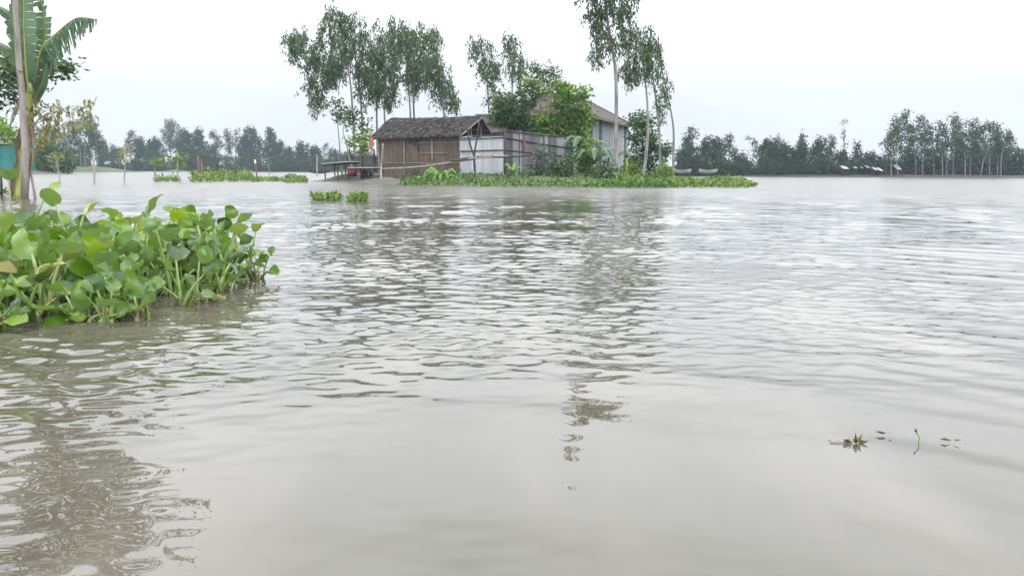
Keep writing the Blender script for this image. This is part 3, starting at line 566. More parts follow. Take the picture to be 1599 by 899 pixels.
RT = [
 ("tree with a lone tufted top just right of the island", 1077, 198, 11, 'tall', 122),
 ("dense dark tree below the lone tuft", 1072, 222, 16, 'mass', 120),
 ("broad flat-topped tree right of the lone tuft", 1110, 212, 20, 'mass', 122),
 ("spreading tree with a branch over a gap in the leaves", 1140, 210, 13, 'tall', 124),
 ("low dark tree below the gap", 1155, 240, 14, 'mass', 120),
 ("sparse twin-topped tree right of the gap", 1175, 214, 8, 'sparse', 124),
 ("dark tree with two bumps, left of the long even mass", 1198, 213, 13, 'mass', 121),
 ("small peaked crown in the middle of the even mass", 1212, 211, 8, 'tall', 123),
 ("long even-topped dark tree mass, left half", 1226, 222, 16, 'mass', 120),
 ("narrow bright-tipped spike rising from the even mass", 1252, 206, 6, 'spire', 122),
 ("long even-topped dark tree mass, right half", 1250, 222, 16, 'mass', 119),
 ("rounded tree left of the lone palm", 1283, 215, 14, 'mass', 121),
 ("slim tree rising just left of the lone palm", 1300, 211, 8, 'tall', 123),
 ("low tree at the foot of the lone palm", 1318, 236, 14, 'mass', 120),
 ("small dark tree with a pointed top right of the lone palm", 1339, 223, 9, 'spire', 121),
 ("low dark tree above the pale sheds", 1362, 237, 16, 'mass', 120)]
for i, (lb, x, top, hw, kd, d) in enumerate(RT): far_tree(lb, x, top, hw, kd, d, GR, 275.5, 500+i)
far_tree("lone thin betel palm with a few tufts rising above the far trees", 1316, 188, 5, 'palm', 124, None, 275, 530, [(1319, 275), (1319, 235), (1317, 190)])
GT = "tall trunked trees on the right shore"
TT = [
 ("left shoulder tree of the tall right grove", 1388, 205, 12, [(1392, 276), (1391, 240), (1388, 215)]),
 ("second tree of the tall right grove, with twin tufted top", 1400, 180, 12, [(1402, 276), (1400, 235), (1400, 190)]),
 ("highest tree of the tall right grove, above a bright white trunk", 1415, 171, 11, [(1430, 276), (1429, 240), (1416, 185)]),
 ("umbrella-topped tree right of the highest one", 1433, 180, 12, [(1441, 276), (1440, 240), (1434, 190)]),
 ("mid-height tree in the centre of the grove", 1451, 195, 13, [(1458, 276), (1458, 240), (1452, 205)]),
 ("thin open tree with a bare pole beside it", 1467, 188, 9, [(1472, 276), (1471, 240), (1467, 195)]),
 ("shorter tree with a leafy mid crown right of the bare pole", 1477, 202, 10, [(1478, 276), (1478, 240), (1477, 210)]),
 ("big-crowned tree with a rounded tuft right of centre", 1494, 178, 14, [(1488, 276), (1489, 245), (1495, 190)]),
 ("tree with a low hanging crown behind the rounded tuft", 1502, 205, 12, [(1507, 276), (1507, 240), (1502, 215)]),
 ("narrow tufted tree left of the leaning white trunk", 1518, 184, 9, [(1515, 276), (1516, 240), (1518, 195)]),
 ("tree with a long leaning white trunk", 1530, 194, 12, [(1531, 276), (1536, 250), (1543, 230), (1540, 205)]),
 ("broad-headed tree near the right end of the grove", 1547, 189, 15, [(1545, 276), (1546, 240), (1547, 200)]),
 ("dense tree at the right end of the grove", 1562, 205, 13, [(1557, 276), (1558, 240), (1562, 215)]),
 ("last tree of the grove with a flat side branch", 1574, 202, 9, [(1563, 276), (1564, 245), (1572, 212)])]
for i, (lb, x, top, hw, tr) in enumerate(TT): far_tree(lb, x, top, hw, 'tall', 115+(i*7 % 5), GT, 276, 540+i, tr, leaf='fargreen', pale=True)
for i, (lb, x, top, hw) in enumerate((("dark bush at the island end of the right shore", 1062, 248, 16), ("dark bush behind the pale boats", 1095, 246, 20), ("dark bush under the spreading tree", 1130, 246, 20), ("dark bush under the twin-topped tree", 1168, 248, 20), ("dark bush below the small peaked crown", 1205, 246, 20), ("dark bush below the bright-tipped spike", 1243, 246, 20), ("dark bush left of the pale sheds", 1280, 248, 20), ("dark bush behind the leftmost pale shed", 1318, 250, 18), ("dark bush behind the middle pale sheds", 1350, 250, 18), ("dark bush behind the rightmost pale shed", 1385, 245, 18), ("dark understorey left in the tall grove", 1420, 227, 20), ("dark understorey left of the grove's centre", 1455, 229, 20), ("dark understorey right of the grove's centre", 1492, 229, 20), ("dark understorey behind the leaning white trunk", 1530, 227, 20), ("dark bush at the right end of the grove", 1565, 223, 18), ("rounded dark bush at the right edge of the picture", 1590, 230, 18), ("dark bush just outside the right edge", 1625, 232, 24))):
    far_tree(lb, x, top, hw, 'bush', 119 if i < 10 else 124, "bushes along the right far shore", 276, 600+i)

# ------------------------------------------------------------------ buildings
def sheet_mesh(name, w, h, mat, cor=.02, pitch=.085, thick=0.006):
    n = max(6, int(w/pitch)*2); V = []; F = []
    for i in range(n+1):
        x = -w/2+w*i/n; y = cor*(.5 if i % 2 else -.5)
        V += [(x, y, 0), (x, y, h), (x, y+thick, 0), (x, y+thick, h)]
    for i in range(n):
        a = i*4; F += [(a, a+4, a+5, a+1), (a+3, a+7, a+6, a+2), (a+1, a+5, a+7, a+3)]
    return newmesh(name, V, F, mat)
def place(me, name, parent, p, ax, up):
    ax = Vector(ax).normalized(); up = Vector(up).normalized(); n = up.cross(ax).normalized()
    ax = n.cross(up)
    o = link(name, me, parent); o.matrix_local = Matrix((( ax.x, n.x, up.x), (ax.y, n.y, up.y), (ax.z, n.z, up.z))).to_4x4()
    o.location = Vector(p) - WLOC[parent.name]; return o
def sheet_wall(parent, a, b, z0, z1a, z1b, mat, w=.8, name="tin_sheet", jig=.012, seed=0, rust=None):
    a, b = Vector(a), Vector(b); Ln = (b-a).length; n = max(1, round(Ln/w)); w = Ln/n; rd = random.Random(seed)
    dirn = (b-a).normalized(); nrm = Vector((dirn.y, -dirn.x, 0))
    me = sheet_mesh(name, w+.03, 1.0, M[mat]); me2 = sheet_mesh(name, w+.03, 1.0, M[rust]) if rust else me
    for i in range(n):
        c = a+dirn*w*(i+.5); c.z = z0 + rd.uniform(-jig, jig)*2; h = lerp(z1a, z1b, (i+.5)/n) - c.z + rd.uniform(-jig, jig)
        o = place(me2 if rust and rd.random() < .3 else me, name, parent, c+nrm*(.005*(i % 2)), dirn + Vector((0, 0, rd.uniform(-.006, .006))), (0, 0, 1)); o.scale = (1, 1, h)
def panel_roof(parent, e0, e1, r0, r1, mat, n, name="roof_sheet", thick=.02, seed=0, sag=.01):
    e0, e1, r0, r1 = map(Vector, (e0, e1, r0, r1)); rd = random.Random(seed)
    up = ((e1-e0).cross(r0-e0)).normalized(); up = up if up.z > 0 else -up
    for i in range(n):
        t0, t1 = i/n, (i+1)/n+.01; mb = MB(); m = 8
        lift = up*(.012*(i % 2) + rd.uniform(0, sag))
        dz = up.normalized()*.012
        A = []; Bq = []
        ex = rd.uniform(-.04, .04)
        for k in range(m+1):
            t = lerp(t0, t1, k/m); o = up*(.014*(1 if k % 2 else -1)) + lift
            e = e0.lerp(e1, t); r = r0.lerp(r1, t); e = e + (e-r).normalized()*ex if (e-r).length > .1 else e
            A.append(e+o); Bq.append(r+o)
        V = []
        for k in range(m+1): V += [A[k], Bq[k], A[k]-dz, Bq[k]-dz]
        F = []
        for k in range(m): a = 4*k; F += [(a, a+4, a+5, a+1), (a+2, a+3, a+7, a+6), (a, a+2, a+6, a+4)]
        mb.add(V, F).build(name, M[mat], parent)

# ---- thatched hut
hutA = at(584, 283, 49.6); hutA.z = 0.1
d0 = Vector((math.cos(R(-28.5)), math.sin(R(-28.5)), 0)); bk = Vector((-d0.y, d0.x, 0))
hut = thing("thatched_hut", "brown bamboo-walled hut with a dark thatched roof standing at the water's edge", "hut", hutA)
pL = at(592, 270, 49.6); pR = at(720, 270, 46.6); dh = (pR-pL); dh.z = 0; LenH = dh.length; dh.normalize(); bh = Vector((-dh.y, dh.x, 0)); DW = 2.7
zE = 2.62
zf = lambda p, z: Vector((p.x, p.y, z))
npan = 6
for i in range(npan):
    a = pL+dh*(LenH*i/npan+.01); b2 = pL+dh*(LenH*(i+1)/npan-.01); t = .03+.012*(i % 2)
    c = (a+b2)/2; mb = MB().box((c.x+bh.x*t*.3, c.y+bh.y*t*.3, (zE-.02)/2), ((b2-a).length, t, zE-.02), math.atan2(dh.y, dh.x)); mb.build("wall_panel", M['mat'], hut)
for i in range(3):
    a = pL+bh*(DW*i/3+.02); b2 = pL+bh*(DW*(i+1)/3); c = (a+b2)/2
    MB().box((c.x, c.y, zE/2), ((b2-a).length, .03, zE), math.atan2(bh.y, bh.x)).build("wall_panel", M['mat'], hut)
    a = pR+bh*(DW*i/3+.02); b2 = pR+bh*(DW*(i+1)/3); c = (a+b2)/2
    MB().box((c.x, c.y, zE/2-.1), ((b2-a).length, .03, zE-.2), math.atan2(bh.y, bh.x)).build("wall_panel", M['mat'], hut)
c = (pL+pR)/2+bh*DW; MB().box((c.x, c.y, zE/2), (LenH, .03, zE), math.atan2(dh.y, dh.x)).build("wall_panel", M['mat'], hut)
for z, f0, f1 in ((1.62, .5, .86), (1.06, .02, .98), (2.2, .48, .98)):
    a = pL+dh*LenH*f0-bh*.045; b2 = pL+dh*LenH*f1-bh*.045
    MB().tube([zf(a, z), zf((a+b2)/2, z+.02), zf(b2, z)], .022, 6).build("batten", M['bamboo'], hut, smooth=True)
for f, r in ((0.005, .05), (.33, .04), (.67, .04), (.995, .05)):
    a = pL+dh*LenH*f-bh*.05; MB().tube([zf(a, -.3), zf(a, 1.4), zf(a, zE)], r, 8).build("post", M['bamboo'], hut, smooth=True)
# black boxes on the wall, painting the shade inside openings under the eave
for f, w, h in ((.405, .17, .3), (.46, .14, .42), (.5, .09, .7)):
    a = pL+dh*LenH*f-bh*.03; MB().box((a.x, a.y, 2.48-h/2), (w, .05, h), math.atan2(dh.y, dh.x)).build("gap_shade", M['dark'], hut)
zR = 3.72; ov = .28
def thatch(parent, e0, e1, r0, r1, seed, n):
    e0, e1, r0, r1 = map(Vector, (e0, e1, r0, r1)); rng = np.random.default_rng(seed)
    up = ((e1-e0).cross(r0-e0)).normalized(); up = up if up.z > 0 else -up
    K = 10; V = []; F = []
    for lay in (0, 1):
        for i in range(K+1):
            for j in range(5):
                p = e0.lerp(e1, i/K).lerp(r0.lerp(r1, i/K), j/4) - up*(.12*lay) + up*random.uniform(-.02, .03)
                p.z -= .07*math.sin(math.pi*i/K)*(j/4)
                V.append(p)
    m = 5*(K+1)
    for i in range(K):
        for j in range(4):
            a = i*5+j; F += [(a, a+5, a+6, a+1), (m+a, m+a+1, m+a+6, m+a+5)]
        F += [(i*5, m+i*5, m+i*5+5, i*5+5)]
    F += [(j, j+1, m+j+1, m+j) for j in range(4)] + [(K*5+j, m+K*5+j, m+K*5+j+1, K*5+j+1) for j in range(4)]
    MB().add(V, F).build("roof_slope", M['thatchbase'], parent)
    u = rng.uniform(0, 1, n); t = (np.floor(rng.uniform(0, 9, n))+rng.normal(.5, .18, n))/9; t = np.clip(t, 0, 1)
    E = np.array(e0)+(np.array(e1)-np.array(e0))*u[:, None]; Rr = np.array(r0)+(np.array(r1)-np.array(r0))*u[:, None]
    C = E+(Rr-E)*t[:, None]; C[:, 2] -= .07*np.sin(math.pi*u)*t; down = unit(E-Rr); C -= down*.12
    Dn = down + rng.normal(size=(n, 3))*.16 + np.array(up)*.06; C += np.array(up)*rng.uniform(.005, .04, n)[:, None]
    V = leaves_at(rng, C, Dn, .34, .038, fold=0)
    o = build_np("thatch", V, quads(V), M['thatch'], parent); o['kind'] = 'stuff'
eL = zf(pL-dh*.42-bh*.3, zE-.1); eR = zf(pR+dh*.12-bh*.3, zE-.02); ridL = zf(pL-dh*.1+bh*DW/2, zR+.04); ridR = zf(pR+dh*.5+bh*DW/2, zR)
bL = zf(pL-dh*.42+bh*(DW+.3), zE-.1); bR = zf(pR+dh*.12+bh*(DW+.3), zE+.25)
thatch(hut, eL, eR, ridL, ridR, 31, 6500); thatch(hut, bL, bR, ridL, ridR, 32, 1800)
thatch(hut, bL, eL, ridL, ridL+dh*.05, 33, 700)
for a, b2 in ((eR, ridR), (bR, ridR)): MB().tube([a-Vector((0, 0, .1)), b2-Vector((0, 0, .1))], .04, 6).build("rafter", M['bamboo'], hut)
MB().tube([zf(pR+bh*.1, 2.95), zf(pR+bh*(DW-.1), 2.95)], .035, 6).build("tie_beam", M['darkwood'], hut)
for f in (.35, .72): MB().tube([zf(pR+dh*.05+bh*DW*f, 2.3), zf(pR+dh*.05+bh*DW*f, 3.5)], .035, 6).build("post", M['bamboo'], hut)
# ---- pale fence beside the hut
wa = at(719, 270, 46.2); wb = at(786, 270, 45.4)
wf = thing("pale_tin_fence", "pale whitish tin fence with dark bamboo rails between hut and grey fence", "fence", zf(wa, .4))
sheet_wall(wf, zf(wa, 0), zf(wb, 0), .5, 2.42, 2.5, 'whitetin', .62, seed=4)
dw = (wb-wa).normalized(); nw = Vector((dw.y, -dw.x, 0))
for z0, z1 in ((2.36, 2.44), (1.72, 1.78)):
    MB().tube([zf(wa+nw*.05, z0), zf(wb+nw*.05, z1)], .03, 6).build("rail", M['darkwood'], wf, smooth=True)
for f in (.02, .98): p = wa.lerp(wb, f)-nw*.05; MB().tube([zf(p, 0), zf(p, 2.6)], .04, 6).build("post", M['darkwood'], wf)
# ---- grey fence
ga = at(786, 270, 45.4); gb = at(893, 270, 49.6)
gf = thing("grey_tin_fence", "long dark grey tin fence with bamboo rails in front of the tin house", "fence", zf(ga, .2))
sheet_wall(gf, zf(ga, 0), zf(gb, 0), .05, 2.84, 2.66, 'greytin', .76, seed=5, rust='tin')
dg_ = (gb-ga); dg_.z = 0; LG = dg_.length; dg_.normalize(); ng = Vector((dg_.y, -dg_.x, 0))
for z0, z1, r in ((2.8, 2.62, .035), (2.44, 1.98, .035), (1.8, 1.5, .028)):
    MB().tube([zf(ga+ng*.05-dg_*.0, z0), zf(ga.lerp(gb, .5)+ng*.06, (z0+z1)/2-.03), zf(gb+dg_*.35+ng*.05, z1)], r, 6).build("rail", M['darkwood'], gf, smooth=True)
for f, r, zt in ((.0, .045, 2.9), (.2, .03, 2.85), (.55, .03, 2.8), (.98, .06, 2.72)):
    p = ga.lerp(gb, f)+ng*.09; MB().tube([zf(p, -.1), zf(p+dg_*.03, 1.4), zf(p, zt)], r, 6).build("post", M['darkwood'], gf, smooth=True)
p = gb+dg_*.12+ng*.02
mb = MB().box((p.x+.1, p.y, 1.2), (.2, .03, 2.4), math.atan2(dg_.y, dg_.x)-.5); mb.build("end_sheet", M['whitetin'], gf)
# red cloth on the fence
p = ga.lerp(gb, .26)+ng*.1
V = [];F = []
for i in range(4):
    for j in range(5): V.append(p+dg_*(i-1.5)*.09*(1-.12*j)+ng*(.03*math.sin(i*1.7+j*.5)+.02)+Vector((0, 0, 1.9-.2*j)))
for i in range(3):
    for j in range(4): a = i*5+j; F.append((a, a+5, a+6, a+1))
mb = MB().add(V, F); mb.add([v-ng*.012 for v in V], [f[::-1] for f in F])
tag(mb.build("hanging_cloth", M['redpole'], None, True, origin=p), "dull red cloth hanging on the grey tin fence", "cloth")
# ---- tin house
hA = at(910, 267, 53); hu = Vector((.331, .944, 0)).normalized(); hv = Vector((-hu.y, hu.x, 0)); HL, HW, ZE, ZR = 14.0, 5.2, 4.22, 5.85
house = thing("tin_house", "large house of grey corrugated tin with a rusty hipped tin roof", "house", zf(hA, .45))
cs = [zf(hA, 0), zf(hA+hu*HL, 0), zf(hA+hu*HL+hv*HW, 0), zf(hA+hv*HW, 0)]
for i in range(4): sheet_wall(house, cs[i], cs[(i+1) % 4], .4, ZE, ZE, 'tin', .8, seed=10+i, rust='greytin' if i == 0 else None)
oh = .5; E = [zf(hA-hu*oh-hv*oh, ZE-.12), zf(hA+hu*(HL+oh)-hv*oh, ZE-.12), zf(hA+hu*(HL+oh)+hv*(HW+oh), ZE-.12), zf(hA-hu*oh+hv*(HW+oh), ZE-.12)]
rA = zf(hA+hu*1.6+hv*HW/2, ZR); rB = zf(hA+hu*(HL-2.0)+hv*HW/2, ZR)
panel_roof(house, E[0], E[1], rA, rB, 'rust', 16, seed=1); panel_roof(house, E[2], E[3], rB, rA, 'rust', 10, seed=2)
panel_roof(house, E[3], E[0], rA, rA, 'rust', 7, seed=3); panel_roof(house, E[1], E[2], rB, rB, 'rust', 7, seed=4)
for a, b2 in ((rA, rB), (E[0], rA), (E[3], rA), (E[1], rB), (E[2], rB)):
    MB().bar(a+Vector((0, 0, .05)), b2+Vector((0, 0, .05)), .3, .03).build("ridge_cap", M['tin'], house)
MB().bar(E[0]-Vector((0, 0, .06)), E[1]-Vector((0, 0, .06)), .03, .12).build("fascia", M['bark'], house)
# pale torn sheet lying on the near hip
p = at(868, 166, 54.4)
# ---- low shed between hut and house
sA = at(737, 215, 50.5); sB = at(788, 215, 50.5)
shed = thing("tin_shed", "low shed with a rusty sloping roof between the thatched hut and the bushy tree", "shed", zf(sA, .5))
sheet_wall(shed, zf(sA, 0), zf(sB, 0), .4, 2.95, 2.95, 'tin', .7, seed=20)
sC = sA+Vector((.2, 2.6, 0)); sD = sB+Vector((.2, 2.6, 0))
sheet_wall(shed, zf(sB, 0), zf(sD, 0), .4, 2.95, 3.9, 'tin', .9, seed=21); sheet_wall(shed, zf(sA, 0), zf(sC, 0), .4, 2.95, 3.9, 'tin', .9, seed=22)
panel_roof(shed, zf(sA+Vector((.05, -.35, 0)), 2.92), zf(sB+Vector((.1, -.35, 0)), 2.92), zf(sC+Vector((-.1, 0, 0)), 4.12), zf(sD+Vector((.2, 0, 0)), 4.12), 'rust', 4, seed=6)
panel_roof(shed, zf(sC+Vector((-.1, 2.2, 0)), 3.1), zf(sD+Vector((.2, 2.2, 0)), 3.1), zf(sC+Vector((-.1, 0.02, 0)), 4.12), zf(sD+Vector((.2, 0.02, 0)), 4.12), 'tin', 4, seed=7)
MB().bar(zf(sC+Vector((-.12, 0, 0)), 4.16), zf(sD+Vector((.22, 0, 0)), 4.16), .3, .03).build("ridge_cap", M['tin'], shed)
# dim shed seen behind the hut's left end
kA = at(546, 262, 53.5); kB = at(606, 262, 54.5)
ks = thing("bamboo_fence", "dim grey slatted fence with dark posts behind the jetty and hut's left end", "fence", zf(kA, .2))
dk = (kB-kA); dk.z = 0; dk.normalize(); nk = Vector((dk.y, -dk.x, 0))
for i in range(5): MB().bar(zf(kA, .35+.27*i), zf(kB, .35+.27*i), .03, .245, up=(0, 0, 1)).build("slat", M['greytin'], ks)
for f in (.03, .35, .66, .95): p = kA.lerp(kB, f)+nk*.08; MB().tube([zf(p+dk*.06, -.1), zf(p-dk*.08, 2.0)], .055, 6).build("post", M['darkwood'], ks)

# ---- jetty platforms
def platform(label, pts, ztop, legs, seed):
    a, b2, c = [Vector(p) for p in pts]      # a->b front edge, c: depth vector
    t = thing("bamboo_platform", label, "platform", zf(a, 0)); n = 9
    for i in range(n):
        p = a + c*(i+.5)/n; q = b2 + c*(i+.5)/n
        MB().bar(zf(p, ztop[0]), zf(q, ztop[1]), c.length/n*.9, .045+.01*(i % 2)).build("deck_slat", M['deck'], t)
    for s in (0.06, .94):
        MB().tube([zf(a+c*s, ztop[0]-.06), zf(b2+c*s, ztop[1]-.06)], .04, 6).build("bearer", M['darkwood'], t)
    for u, s in legs:
        p = a.lerp(b2, u)+c*s; MB().tube([zf(p+Vector((.03, 0, 0)), -.35), zf(p, lerp(ztop[0], ztop[1], u)-.04)], .04, 7).build("leg", M['darkwood'], t, smooth=True)
    return t
pa = at(501, 270, 48.5); pb = at(546, 270, 48.5)
platform("higher bamboo table platform with pale slatted top at the left end of the jetty", (pa, pb, Vector((.3, 1.7, 0))), (1.02, 1.16), ((.1, .1), (.55, .08), (.9, .1), (.12, .9), (.5, .92), (.88, .9)), 1)
pa = at(543, 270, 46.8); pb = at(600, 270, 46.0)
platform("lower grey plank platform running from the table to the hut corner", (pa, pb, Vector((.35, 1.5, 0))), (.8, .82), ((.55, .06), (.68, .08), (.08, .9), (.95, .1), (.3, .5)), 2)
p = at(551, 271, 48.6)
t = thing("red_tub", "red plastic tub standing in the shade under the lower platform", "tub", zf(p, .2))
MB().tube([zf(p, .3), zf(p, .5), zf(p, .68)], [.2, .26, .3], 12).build("tub_body", M['red'], t, smooth=True); MB().tube([zf(p, .66), zf(p, .71)], .32, 12).build("rim", M['red'], t, smooth=True)
p = at(573, 272, 48.4)
t = thing("dark_sack", "black filled sack beside the red tub under the platform", "sack", zf(p, .2))
MB().tube([zf(p, .18), zf(p, .3), zf(p, .55), zf(p+Vector((.05, 0, 0)), .72), zf(p+Vector((.07, 0, 0)), .78)], [.3, .36, .33, .16, .1], 10).build("sack_body", M['dark'], t, smooth=True); MB().tube([zf(p+Vector((.06, 0, 0)), .735), zf(p+Vector((.06, 0, 0)), .755)], .15, 10).build("tie", M['bamboo'], t)
# orange cloth at the hut's corner
p = at(580, 224, 49.0); V = []; F = []
for i in range(4):
    for j in range(7):
        V.append(p+Vector(((i-1.5)*.065*(1-.3*abs(j-2)/5)+.05*math.sin(j*1.3), -.03*math.sin(i*2+j), .36-.125*j+.03*math.sin(i*2.1))))
for i in range(3):
    for j in range(6): a = i*7+j; F.append((a, a+7, a+8, a+1))
mb = MB().add(V, F); mb.add([v+Vector((0, .012, 0)) for v in V], [f[::-1] for f in F])
tag(mb.build("hanging_cloth", M['cloth'], None, True, origin=p), "orange cloth hanging at the left corner of the thatched hut", "cloth")

# ---- bamboo bridge rail with crossed poles
bx = on_water(742, 287)
br = thing("bamboo_footbridge", "long bamboo pole footbridge resting on crossed poles in front of the hut", "footbridge", bx)
dB = bx.y
crossz = at(741, 246, dB)
def poly(pts, r, mat, name, n=6): return MB().tube(spline(pts, 8), r, n).build(name, M[mat], br, smooth=True)
poly([at(597, 264, dB+2.2), at(660, 260, dB+1.3), at(742, 248, dB-.02)], .05, 'bamboo', 'walking_pole')
poly([at(598, 261, dB+2.3), at(670, 257, dB+1.2), at(746, 246, dB+.1)], .05, 'darkwood', 'walking_pole')
poly([at(690, 255, dB+1.0), at(740, 245.5, dB-.06), at(800, 245, dB+1.4), at(866, 238, dB+3.2)], .05, 'darkwood', 'walking_pole')
poly([at(722, 250, dB+.3), at(745, 247, dB-.09), at(793, 243.5, dB+1.2)], .045, 'bamboo', 'walking_pole')
poly([bx-Vector((0, 0, .5)), at(741, 250, dB), at(733, 222, dB+.05), at(729, 190, dB+.1)], .05, 'darkwood', 'crossed_pole')
poly([at(744, 292, dB+.15), at(740, 250, dB+.12), at(745, 215, dB), at(749, 186, dB)], .05, 'darkwood', 'crossed_pole')
poly([on_water(595, 286)-Vector((0, 0, .4)), at(595, 262, dB+2.1), at(597, 240, dB+2.1), at(598, 224, dB+2.1)], .055, 'bamboo', 'upright_pole')

# ---- small sheds and boats on the far right shore
def far_shed(label, px, py0, py1, w, d, roofmat, wallmat):
    c = at(px, py1, d); k = mpp(d); h = (py1-py0)*k; ww = w*k; b0 = .4
    t = thing("tin_shed", label, "shed", zf(c, b0), "small sheds on the far shores")
    z = c.z
    MB().box((c.x, c.y, (z+b0)/2), (ww*.85, 2.0, z-b0)).build("wall", M[wallmat], t)
    ex = ww/2
    for s in (1, -1):
        V = [(c.x-ex, c.y+s*1.5, z-.05), (c.x+ex, c.y+s*1.5, z-.05), (c.x+ex, c.y, z+h), (c.x-ex, c.y, z+h)]
        MB().hexa([Vector(v)-Vector((0, 0, .05)) for v in V]+[Vector(v) for v in V]).build("roof", M[roofmat], t)
for lb, px, y0, y1, w, d in (
  ("pale roofed shed left of the row under the lone palm", 1315, 259, 263, 14, 115), ("small white-roofed shed just right of the lone palm", 1330, 258, 262, 9, 116), ("small bright shed in the middle of the row", 1340, 258, 262, 6, 116.5),
  ("narrow white shed right of the middle of the row", 1349, 257, 261, 7, 116), ("low white shed near the dark trees' foot", 1362, 261, 265, 7, 114.5), ("white shed at the right of the row", 1370, 262, 266, 8, 114), ("tall pale shed at the left foot of the tall grove", 1397, 257, 264, 11, 115),
  ("pale shed standing behind the island's right tip", 1043, 253, 259, 17, 100)):
    far_shed(lb, px, y0, y1, w*.62, d+3, 'tin', 'dark')
for lb, px, y0, y1, w, d in (("pale roof low among the distant left trees", 202, 247, 252, 14, 214), ("small pale roof below the airy trio", 348, 249, 255, 12, 213), ("faint pale roof in the trees left of the slim tree", 170, 250, 254, 14, 214)):
    far_shed(lb, px, y0+2, y1+2, w*.6, d, 'greytin', 'dark')
tA = at(-90, 258, 101); tB = at(19, 258, 101)
ts = thing("teal_shed", "teal sheet-walled shed at the far left edge behind the banana plant", "shed", zf(tA, .4))
sheet_wall(ts, zf(tA, 0), zf(tB, 0), .4, 3.6, 3.6, 'teal', 1.0, seed=41); sheet_wall(ts, zf(tB, 0), zf(tB+Vector((.5, 4, 0)), 0), .4, 3.6, 4.6, 'teal', 1.0, seed=42)
panel_roof(ts, zf(tA+Vector((-.2, -.3, 0)), 3.5), zf(tB+Vector((.2, -.3, 0)), 3.5), zf(tA+Vector((-.2, 4, 0)), 4.7), zf(tB+Vector((.2, 4, 0)), 4.7), 'rust', 6, seed=43)
def boat(label, px, py, wpx, d, mat):
    c = at(px, py, d); Ln = wpx*mpp(d); V = []; F = []; n = 10
    for i in range(n+1):
        u = -1+2*i/n; w = .5*math.sqrt(max(0, 1-u**2*.96)); z = .18*u*u
        for y, zz in ((-w, .38+z), (-w*.7, .08+z), (0, z), (w*.7, .08+z), (w, .38+z)): V.append(Vector((c.x+u*Ln/2, c.y+y, c.z-.1+zz)))
    for i in range(n):
        for j in range(4): a = i*5+j; F.append((a, a+1, a+6, a+5))
    t = thing("moored_boat", label, "boat", Vector((c.x, c.y, c.z-.1)), "pale boats beside the island's right tip")
    mb = MB().add(V, F); mb.add([v+Vector((0, 0, .03)) for v in V], [f[::-1] for f in F]); mb.build("hull", M[mat], t, True)
    for u in (-.4, 0, .4): MB().box((c.x+u*Ln/2, c.y, c.z+.22), (.12, .8, .04)).build("thwart", M['deck'], t)
    return t
boat("pale grey boat nearer the island's leaning trunk, below dark trees", 1065, 270, 28, 99, 'whitetin')
boat("pale grey boat alone below the flat-topped dark tree", 1106, 270, 28, 102, 'whitetin')
c = on_water(505, 270.5); 
boatL = boat("dark green low boat lying left of the jetty", 499, 270, 34, 105, 'greenbank'); boatL['group'] = "boats beyond the jetty"

# ------------------------------------------------------------------ stakes and saplings in the water
GS = "stakes and saplings standing in the flood at left"
def stake(name, label, pts, r, mat, leafpts=(), leaf='hyafar', cat='stake', ls=.2, dd=None, band=None):
    w = on_water(*pts[0]); d = w.y
    t = thing(name, label, cat, w, GS)
    P = [w-Vector((0, 0, .4))] + [at(x, y, d) for x, y in pts]
    MB().tube(P, [r]*(len(P)-1)+[r*.7], 7).build("stem", M[mat], t, smooth=True)
    if leafpts:
        rng = np.random.default_rng(int(pts[0][0])); k = mpp(d)
        Ps = np.concatenate([in_blob(rng, np.array(at(x, y, d)), np.array([rx*k, rx*k, ry*k]), nn) for x, y, rx, ry, nn in leafpts])
        V = foliage(rng, Ps, 'broad', ls, ls*.38, 6); build_np("foliage", V, quads(V), M[leaf], t)
    if band:
        MB().tube([at(band[0], band[1], d), at(band[2], band[3], d)], r*1.15, 8).build("painted_band", M['white'], t)
    return t
stake("sapling", "sapling with pale spread leaves on a slanting stem right of the banana plant", [(94, 286), (90, 262), (86, 240)], .03, 'greybark', [(86, 243, 6, 8, 12), (86, 256, 5, 5, 6)], 'pale', 'sapling', .18)
stake("wooden_stake", "straight tall stake with leafy remains rising before the grassy bank", [(147.5, 287), (147, 262), (146, 236)], .045, 'greybark', [(147, 232, 3, 5, 5)], 'grass', ls=.15)
stake("sapling", "stake-like sapling with a white-tipped top, third from the banana plant", [(194, 286), (195, 262), (197, 232)], .035, 'greybark', [(197, 236, 3.5, 6, 7), (196, 250, 3, 6, 5)], 'pale', 'sapling', .2)
stake("sapling", "short leafy sapling at the left end of the floating strip", [(242, 284), (242, 265), (243, 250)], .04, 'greybark', [(243, 252, 6, 5, 9), (250, 255, 5, 3, 3)], 'hyafar', 'sapling', .25)
stake("sapling", "leafy sapling left of the red post", [(277, 283), (277, 262), (278, 240)], .035, 'greybark', [(278, 245, 7, 6, 10), (278, 257, 4, 5, 5)], 'hyafar', 'sapling', .28)
stake("marker_post", "reddish brown post standing at the left end of the leafy patch", [(311, 283), (310, 262), (309, 243)], .065, 'redpole', cat='post')
stake("wooden_stake", "pale slim stake close beside the red post", [(315, 276), (315, 262), (315, 248)], .03, 'bamboo')
stake("sapling", "small leafy sapling behind the big leafy patch", [(350, 276), (350, 262), (350, 248)], .035, 'greybark', [(350, 250, 5, 5, 8)], 'mango', 'sapling', .3)
stake("marker_post", "leaning red and white striped stick behind the floating patch", [(402, 281), (400, 266), (398, 250)], .05, 'redpole', cat='post', band=(398.7, 255, 398, 249.5))
stake("wooden_stake", "thin dark stake right of the striped stick", [(421, 280), (420, 265), (419, 254)], .03, 'greybark')
